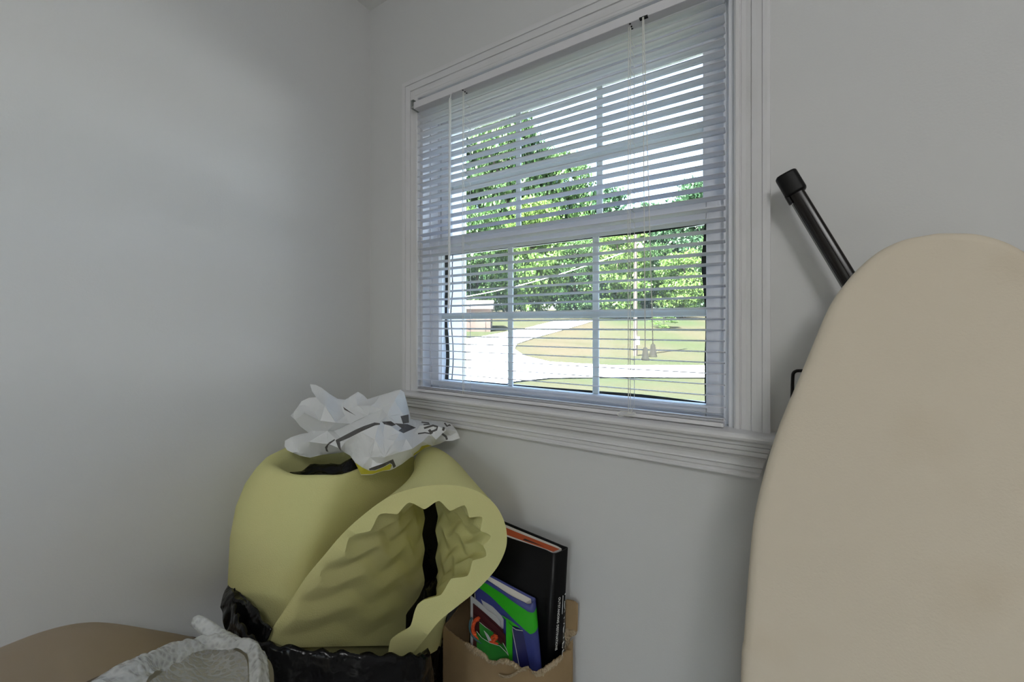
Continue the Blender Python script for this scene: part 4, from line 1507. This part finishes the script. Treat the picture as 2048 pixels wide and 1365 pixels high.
# ---- slim sheets, folders and gift bags standing in front
def sheet(name, pxs, Ys, mat_, th, label, cat, group=None, dirn=(0.15, 1, 0), edge=None):
    """a thin sheet: traced visible top edge, then straight down into the box"""
    P = [at_y(px, py, yy) for (px, py), yy in zip(pxs, Ys)]
    n = Vector(dirn).normalized() * th
    bot = 0.412
    mb = MB()
    k = len(P)
    lean = Vector((0.05, 0.02, 0))
    B_ = [Vector((min(max(p.x, -.67), -.47) , min(max(p.y, .776), .80), bot)) for p in P]
    mb.v = P + B_ + [p + n for p in P] + [b + n for b in B_]
    for i in range(k - 1):
        mb.f += [(i, i + 1, k + i + 1, k + i), (2 * k + i, 3 * k + i, 3 * k + i + 1, 2 * k + i + 1), (i, 2 * k + i, 2 * k + i + 1, i + 1)]
    mb.f += [(0, k, 3 * k, 2 * k), (k - 1, 3 * k - 1, 4 * k - 1, 2 * k - 1)]
    o = mb.build(name, mat_)
    return tag(o, label, cat, group)

# navy folder
fo_ = thing('folder', (-.49, .78, .41), 'narrow navy folder with white edges in front of the blue notebook', 'folder')
a0, a1 = at_y(1024, 1254, .778), at_y(1046, 1262, .788)
dn = (at_y(1037, 1322, .776) - a0).normalized()
dn2 = (at_y(1058, 1328, .786) - a1).normalized()
mb = MB()
back = Vector((-.004, .010, 0)); Lf = 0.10; Lf2 = 0.10
mb.add([a0, a1, a1 + back, a0 + back, a0 + dn * Lf, a1 + dn2 * Lf2, a1 + dn2 * Lf2 + back, a0 + dn * Lf + back], [(0, 1, 2, 3), (4, 7, 6, 5), (0, 4, 5, 1), (1, 5, 6, 2), (2, 6, 7, 3), (3, 7, 4, 0)])
mb.build('folder_face', M['navy'], fo_)
mb = MB().tube([a0 + Vector((0, -.001, 0)), a0 + dn * (Lf * .9) + Vector((0, -.001, 0))], 0.0008, 4)
mb.tube([a0 + Vector((0, -.001, 0)), a1.lerp(a0, .6) + Vector((0, -.001, -.003)), a1 + Vector((0, -.001, 0))], 0.0008, 4)
mb.build('white_edge', M['paper'], fo_)
c0 = at_y(1003, 1232, .780)
mb = MB()
mb.add([a0 + Vector((0, .002, .001)), a1 + Vector((0, .002, .002)), at_y(1030, 1247, .790), at_y(1010, 1236, .785), c0], [(0, 1, 2, 3, 4)])
o = mb.build('green_lining', M['covergreen'], fo_); s_ = o.modifiers.new('s', 'SOLIDIFY'); s_.thickness = .001

sheet('card', [(1012, 1240), (1017, 1247), (1024, 1254)], [.774, .775, .776], M['covergreen'], .002, 'green card tucked against the navy folder', 'card')
sheet('gift_bag', [(949, 1187), (965, 1202), (985, 1215), (1003, 1233), (1007, 1240)], [.784] * 5, M['paper'], .003, 'pale grey flat paper bag, the rearmost of the papers in the box', 'paper bag')
sheet('gift_bag', [(941, 1192), (958, 1206), (975, 1222), (990, 1232), (1000, 1243)], [.7805] * 5, M['paper'], .002, 'pale grey paper bag in front of the rearmost one', 'paper bag')
for i, (dx, dy) in enumerate(((0, 0), (4, 9), (0, 20))):
    sheet('gift_bag', [(946 + dx, 1208 + dy), (965 + dx, 1224 + dy), (990 + dx, 1246 + dy), (1006 + dx, 1262 + dy)], [.7785 - i * .0022] * 4, M['maroon'], .0015,
          ['maroon paper bag right behind the other maroon ones', 'maroon paper bag between two other maroon ones', 'foremost maroon paper bag behind the green one'][i], 'paper bag', 'maroon paper bags')
gb = thing('green_gift_bag', (-.55, .76, .41), 'shiny green paper bag gaping open at the front of the box', 'paper bag')
gp1 = [at_y(px, py, yy) for px, py, yy in ((959, 1245, .773), (972, 1256, .774), (988, 1266, .775), (1004, 1283, .775), (1013, 1300, .774), (1017, 1312, .773))]
gp2 = [at_y(px, py, yy) for px, py, yy in ((953, 1263, .768), (963, 1276, .768), (980, 1287, .768), (1000, 1293, .769), (1012, 1305, .770), (1017, 1312, .771))]
for nm, gp, lo_ in (('bag_back', gp1, 0.0), ('bag_front', gp2, 0.004)):
    mb = MB(); mb.grid([gp, [Vector((p.x + .01, p.y, .43)) for p in gp]])
    o = mb.build(nm, M['baggreen'], gb); s_ = o.modifiers.new('s', 'SOLIDIFY'); s_.thickness = .0008
    MB().tube(gp, 0.0006, 4).build('white_rim', M['paper'], gb)
mb = MB(); q0 = [at_y(px, py, .7705) for px, py in ((968, 1262), (976, 1270), (985, 1285), (978, 1284))]
mb.add(q0, [(0, 1, 2, 3)]); o = mb.build('tissue', M['paper'], gb); s_ = o.modifiers.new('s', 'SOLIDIFY'); s_.thickness = .001
def rope(name, pl, r, mat_, label, cat, parent=None, twist=True):
    pts, L_ = resample(catmull([at_y(*p) for p in pl], 8), 60)
    mb = MB()
    if twist:
        for ph in (0, 2.1, 4.2):
            q = []
            for i, p in enumerate(pts):
                a = ph + i * 0.55
                q.append(p + Vector((math.cos(a), 0.6 * math.sin(a), math.sin(a))) * r * .55)
            mb.tube(q, r * .6, 6)
    else:
        mb.tube(pts, r, 6)
    o = mb.build(name, mat_, parent, smooth=True)
    return o if parent else tag(o, label, cat)
rope('rope_handle', [(958, 1238, 0.7745), (951, 1242, 0.7705), (947, 1250, 0.7685), (946, 1262, 0.7675), (951, 1270, 0.7685), (962, 1278, 0.7715)], .0042, M['rope'], 'orange twisted rope handle at the left of the box contents', 'rope')
rope('rope_knot', [(983, 1276, 0.7720), (990, 1272, 0.7715), (994, 1276, 0.7715), (988, 1282, 0.7710), (981, 1284, 0.7705), (988, 1287, 0.7705), (995, 1289, 0.7710)], .0030, M['rope'], '', '', gb)
rope('cord_loop', [(944, 1236, 0.7755), (940, 1246, 0.7695), (940, 1260, 0.7675), (946, 1273, 0.7675), (957, 1283, 0.7685), (972, 1290, 0.7705), (990, 1300, 0.7735)], .0026, M['teal'], 'dark teal cord loop curling round the orange rope', 'cord', None, False)

# ================================================================== IRONING BOARD
ib = thing('ironing_board', (0.19, 0.58, 0), 'upright ironing board with cream cotton cover leaning by the window', 'ironing board')
P0 = at(1880, 465, 0.52)
tl = math.radians(7)
bn = Vector((0, -math.cos(tl), math.sin(tl)))
bu = Vector((1, 0, 0)); bv = Vector((0, math.sin(tl), math.cos(tl)))
trace = [(1853,468),(1807,478),(1761,500),(1723,531),(1692,565),(1661,611),(1631,680),(1600,756),(1570,825),(1547,887),(1527,955),(1508,1040),(1499,1124),(1493,1200),(1487,1285),(1481,1365)]
lf = []
for px, py in trace:
    q = at_plane(px, py, P0, bn) - P0
    lf.append((q.dot(bu), q.dot(bv)))
lenb = P0.z / math.cos(tl) - 0.012
half = [(0.0, 0.001)] + [(-a - 0.000, b) for a, b in lf]
half += [(half[-1][0] + 0.002, -0.95), (half[-1][0] + 0.003, -1.2), (half[-1][0] + 0.0, -lenb + 0.06), (half[-1][0] - 0.04, -lenb + 0.008), (0.10, -lenb), (0.0, -lenb)]
half = [(abs(a), b) for a, b in half]
hp = catmull([Vector((a, b, 0)) for a, b in half], 5)
ring = [Vector((-p.x, p.y)) for p in hp] + [Vector((p.x, p.y)) for p in reversed(hp[1:-1])]
secs = [(0.0, -.004, 0.90), (0.0, 0.0, 0.97), (0.003, 0.0, 0.985), (0.009, 0, 1.0), (0.016, 0, 1.0), (0.023, 0, 0.99), (0.026, 0, 0.96)]
cb_ = Vector((0, -0.75))
mb = MB()
rows = []
def inset(p, d):
    return p
rings2 = []
ctr = [Vector((0, max(min(p.y, -0.20), -lenb + 0.2))) for p in ring]
for dz, off in ((0.0035, 0.060), (0.0015, 0.022), (0.0, 0.012), (0.0025, 0.004), (0.008, 0.0), (0.016, 0.0), (0.023, 0.003), (0.027, 0.012)):
    row = []
    for p, c in zip(ring, ctr):
        d_ = (p - c)
        L_ = d_.length
        q = c + d_ * ((L_ - off) / L_)
        # front face of the cover is at dz = 0 (towards the camera)
        w3 = P0 + bu * q.x + bv * q.y - bn * (dz - 0.0035 if off > 0.05 else dz)
        row.append(w3)
    rows.append(row)
mb.grid(rows, close_u=True)
K = len(ring)
# flat front fill as strips between mirrored points, and back fill
hN = len(hp)
def strip_fill(base):
    for i in range(1, hN - 1):
        a = base + i; b = base + (K - i) % K
        a2 = base + i + 1; b2 = base + (K - i - 1) % K
        if i + 1 <= hN - 1:
            if a2 == b2: mb.f.append((a, a2, b))
            else: mb.f.append((a, a2, b2, b))
    mb.f.append((base, base + 1, base + K - 1))
strip_fill(0)
strip_fill(len(rows) * K - K)
mb.build('board_cover', M['cover'], ib, smooth=True)
# rear leg with its plastic foot
A_ = at_y(1584, 372, 0.846); B_ = at_y(1697, 562, 0.846)
ld_ = (B_ - A_).normalized()
Bl = A_ + ld_ * 0.95
Bl.y = 0.80
wd = Vector((ld_.z, 0, -ld_.x)).normalized()
if wd.x < 0: wd = -wd
def bar(a, b, w_, t_, name, mat_, yo=0):
    mb = MB()
    n_ = 16
    rows = []
    for p in (a, a.lerp(b, .5), b):
        row = []
        for k in range(n_):
            an = 2 * math.pi * k / n_
            c, s = math.cos(an), math.sin(an)
            e = 2 / 3.2
            row.append(p + wd * (math.copysign(abs(c) ** e, c) * w_) + Vector((0, 1, 0)) * (math.copysign(abs(s) ** e, s) * t_ + yo))
        rows.append(row)
    mb.grid(rows, close_u=True)
    mb.f.append(tuple(range(n_))); mb.f.append(tuple(range(2 * n_, 3 * n_)))
    return mb.build(name, mat_, ib, smooth=False)
leg = bevel(bar(A_ + ld_ * 0.005, Bl, 0.0115, 0.009, 'leg', M['legblack']), 0.001, 1)
sa = A_ + ld_ * 0.03 - wd * 0.0118
mb = MB().tube([sa, Bl - wd * 0.0118], 0.0022, 6); mb.build('leg_edge_strip', M['legsteel'], leg)
sa = A_ + ld_ * 0.03 + wd * 0.001 + Vector((0, -.0092, 0))
MB().tube([sa, Bl + wd * 0.001 + Vector((0, -.0092, 0))], 0.0012, 5).build('leg_seam', M['legblack'], leg)
c0 = A_ - ld_ * 0.024
cap = bar(c0, A_ + ld_ * 0.016, 0.0165, 0.014, 'leg_foot', M['capblack'])
link_parent(cap, leg)
bevel(cap, 0.004, 3)
cl = MB().obox(A_ + ld_ * 0.010 - wd * 0.0165 + Vector((0, -.006, 0)), ld_ * 0.018, wd * 0.005, Vector((0, .012, 0)))
bevel(cl.build('foot_lip', M['capblack'], leg), 0.001, 2)
# wire rest sticking out beside the board
wr = [at_y(px, py, yy) for px, py, yy in ((1640, 741, .815), (1600, 742, .815), (1592, 743, .815), (1587, 747, .815), (1585.5, 756, .815), (1584.5, 790, .815), (1584, 820, .815), (1590, 900, .812))]
MB().tube(catmull(wr, 5), 0.0026, 8).build('iron_rest_wire', M['legblack'], ib, smooth=True)

# ================================================================== TAN PANEL
tan = thing('tan_panel', (-.85, .25, 0), 'smooth tan curved panel with a darker edge at the lower left', 'panel')
topc = catmull([at(*p) for p in ((-160, 1368, .52), (-80, 1335, .585), (0, 1300, .635), (60, 1276, .68), (115, 1260, .715), (160, 1255.5, .745), (220, 1259, .775), (290, 1267, .815), (345, 1273, .85), (397, 1278, .885))], 6)
botc = catmull([at(*p) for p in ((-60, 1560, .40), (20, 1490, .44), (90, 1430, .49), (140, 1390, .535), (183, 1365, .57), (250, 1335, .635), (300, 1315, .69), (345, 1298, .76), (375, 1286, .82), (400, 1280, .88))], 6)
topc, _ = resample(topc, 60); botc, _ = resample(botc, 60)
def tan_pt(i, t):
    a, b = topc[i], botc[i]
    p = a.lerp(b, t)
    w_ = (a - b).length
    return p + Vector((0, 0, 0.16 * w_ * math.sin(math.pi * t) * 1.0))
rows = [[tan_pt(i, t / 16) for t in range(17)] for i in range(60)]
mb = MB()
lower = [[Vector((p.x, p.y, p.z - 0.014)) for p in r] for r in rows]
mb.grid(rows); k = len(mb.v)
mb.grid(lower)
for i in range(59):
    for c in (0, 16):
        mb.f.append((i * 17 + c, (i + 1) * 17 + c, k + (i + 1) * 17 + c, k + i * 17 + c))
for i in (0, 59):
    for c in range(16):
        mb.f.append((i * 17 + c, i * 17 + c + 1, k + i * 17 + c + 1, k + i * 17 + c))
mb.build('panel_skin', M['tan'], tan, smooth=True).modifiers.new('es', 'EDGE_SPLIT').split_angle = math.radians(50)
MB().tube([p + Vector((0, 0, -.001)) for p in topc[:-1]], 0.0032, 6).build('edge_piping', M['tanedge'], tan, smooth=True)
MB().tube([p + Vector((0, 0, 0)) for p in botc[:-1]], 0.0036, 6).build('edge_piping', M['tanedge'], tan, smooth=True)
# it stands on the floor on its hidden lower part
mb = MB()
mid = [topc[i].lerp(botc[i], .5) for i in range(4, 50, 4)]
rows = []
for z in (0.002, None):
    rows.append([Vector((p.x, p.y, (p.z - .01) if z is None else z)) for p in mid])
mb.grid(rows)
o = mb.build('panel_back', M['tan'], tan); s_ = o.modifiers.new('s', 'SOLIDIFY'); s_.thickness = .03; s_.offset = 0

# ================================================================== BUBBLE WRAPPED BUNDLE
def bat(px, py, d):
    return at(px, py, d * 0.90)
bw = thing('bubble_wrapped_board', (-.66, .30, 0), 'flat board bundled in clear bubble wrap leaning beside the tan panel', 'bundle')
bout = [(150, 1385, .50), (183, 1366, .53), (250, 1337, .58), (310, 1312, .635), (350, 1297, .67), (400, 1281, .71), (440, 1277, .725), (480, 1288, .725), (510, 1301, .715), (527, 1311, .70), (535, 1332, .68), (535, 1368, .655), (533, 1420, .62)]
bin_ = [(240, 1420, .50), (275, 1385, .53), (300, 1362, .56), (335, 1338, .60), (372, 1313, .645), (400, 1302, .675), (425, 1300, .69), (455, 1302, .69), (480, 1309, .68), (491, 1318, .672), (496, 1336, .655), (496, 1370, .63), (494, 1430, .59)]
co = [bat(*p) for p in bout]; ci = [bat(*p) for p in bin_]
co, _ = resample(catmull(co, 8), 120); ci, _ = resample(catmull(ci, 8), 120)
rows = []
for t in range(-6, 15):
    row = []
    for i in range(120):
        a, b = co[i], ci[i]
        if t < 0:
            p = a + Vector((0, 0, 0.05 * t)) + Vector((FX, FY, 0)) * (0.006 * t)
        else:
            u_ = t / 14
            p = a.lerp(b, u_) + Vector((0, 0, 0.020 * math.sin(math.pi * min(1, u_ * 1.1)))) * (0.4 + (a - b).length * 6)
        nv = Vector((noise.noise(p * 16), noise.noise(p * 16 + Vector((5, 0, 0))), noise.noise(p * 16 + Vector((0, 9, 0))))) * 0.009
        nv += Vector((0, 0, 1)) * (1 - 2 * abs(noise.noise(p * 55))) * 0.005
        row.append(p + nv)
    rows.append(row)
mb = MB(); mb.grid(rows)
mb.build('wrap_rim', M['bubble'], bw, smooth=True)
# film over the middle and the board below it
rows = []
for t in range(9):
    row = []
    for i in range(120):
        b = ci[i]
        c = bat(400, 1420, .55)
        p = b.lerp(c, t / 8)
        row.append(p + Vector((0, 0, 0.004 * noise.noise(p * 30))) - Vector((0, 0, 0.004 * min(t, 1))))
    rows.append(row)
mb = MB(); mb.grid(rows); mb.build('wrap_film', M['bubblefilm'], bw, smooth=True)
mb = MB()
bd = [co[i].lerp(ci[i], .35) + Vector((FX, FY, 0)) * .012 - Vector((0, 0, .012)) for i in range(0, 120, 3)]
cc = bat(400, 1430, .56) + Vector((FX, FY, 0)) * .02
k = len(bd)
mb.v = bd + [cc] + [p - Vector((0, 0, .02)) + Vector((FX, FY, 0)) * .02 for p in bd] + [cc - Vector((0, 0, .02))]
for i in range(k - 1):
    mb.f += [(i, i + 1, k), (k + 1 + i + 1, k + 1 + i, 2 * k + 1), (i, k + 1 + i, k + 2 + i, i + 1)]
mb.build('wrapped_panel', M['board_olive'], bw)
# loose tongue of wrap
tg = [((386, 1249, .735), (397, 1247, .735)), ((393, 1256, .73), (413, 1251, .735)), ((404, 1266, .725), (430, 1262, .735)), ((414, 1276, .72), (452, 1274, .735)), ((425, 1284, .71), (480, 1288, .73)), ((440, 1294, .70), (505, 1300, .715))]
rows = []
for l, r in tg:
    a, b = bat(*l), bat(*r)
    rows.append([a.lerp(b, i / 8) + Vector((0, 0, .012)) * math.sin(math.pi * i / 8) for i in range(9)])
fine = []
for i in range(len(rows) - 1):
    for s in range(5):
        fine.append([a.lerp(b, s / 5) for a, b in zip(rows[i], rows[i + 1])])
fine.append(rows[-1])
fine = [[p + Vector((0, 0, 1)) * noise.noise(p * 90) * .002 for p in r] for r in fine]
mb = MB(); mb.grid(fine)
o = mb.build('wrap_tongue', M['bubble'], bw, smooth=True); s_ = o.modifiers.new('s', 'SOLIDIFY'); s_.thickness = .004
# hidden lower part standing on the floor
mb = MB()
ft = [co[i] for i in (18, 30, 45, 60, 75, 88, 100)]
mb.grid([[Vector((p.x + FX * .012, p.y + FY * .012, z if z else p.z - .30)) for p in ft] for z in (None, 0.003)])
o = mb.build('wrap_lower', M['board_olive'], bw); s_ = o.modifiers.new('s', 'SOLIDIFY'); s_.thickness = .03; s_.offset = 0
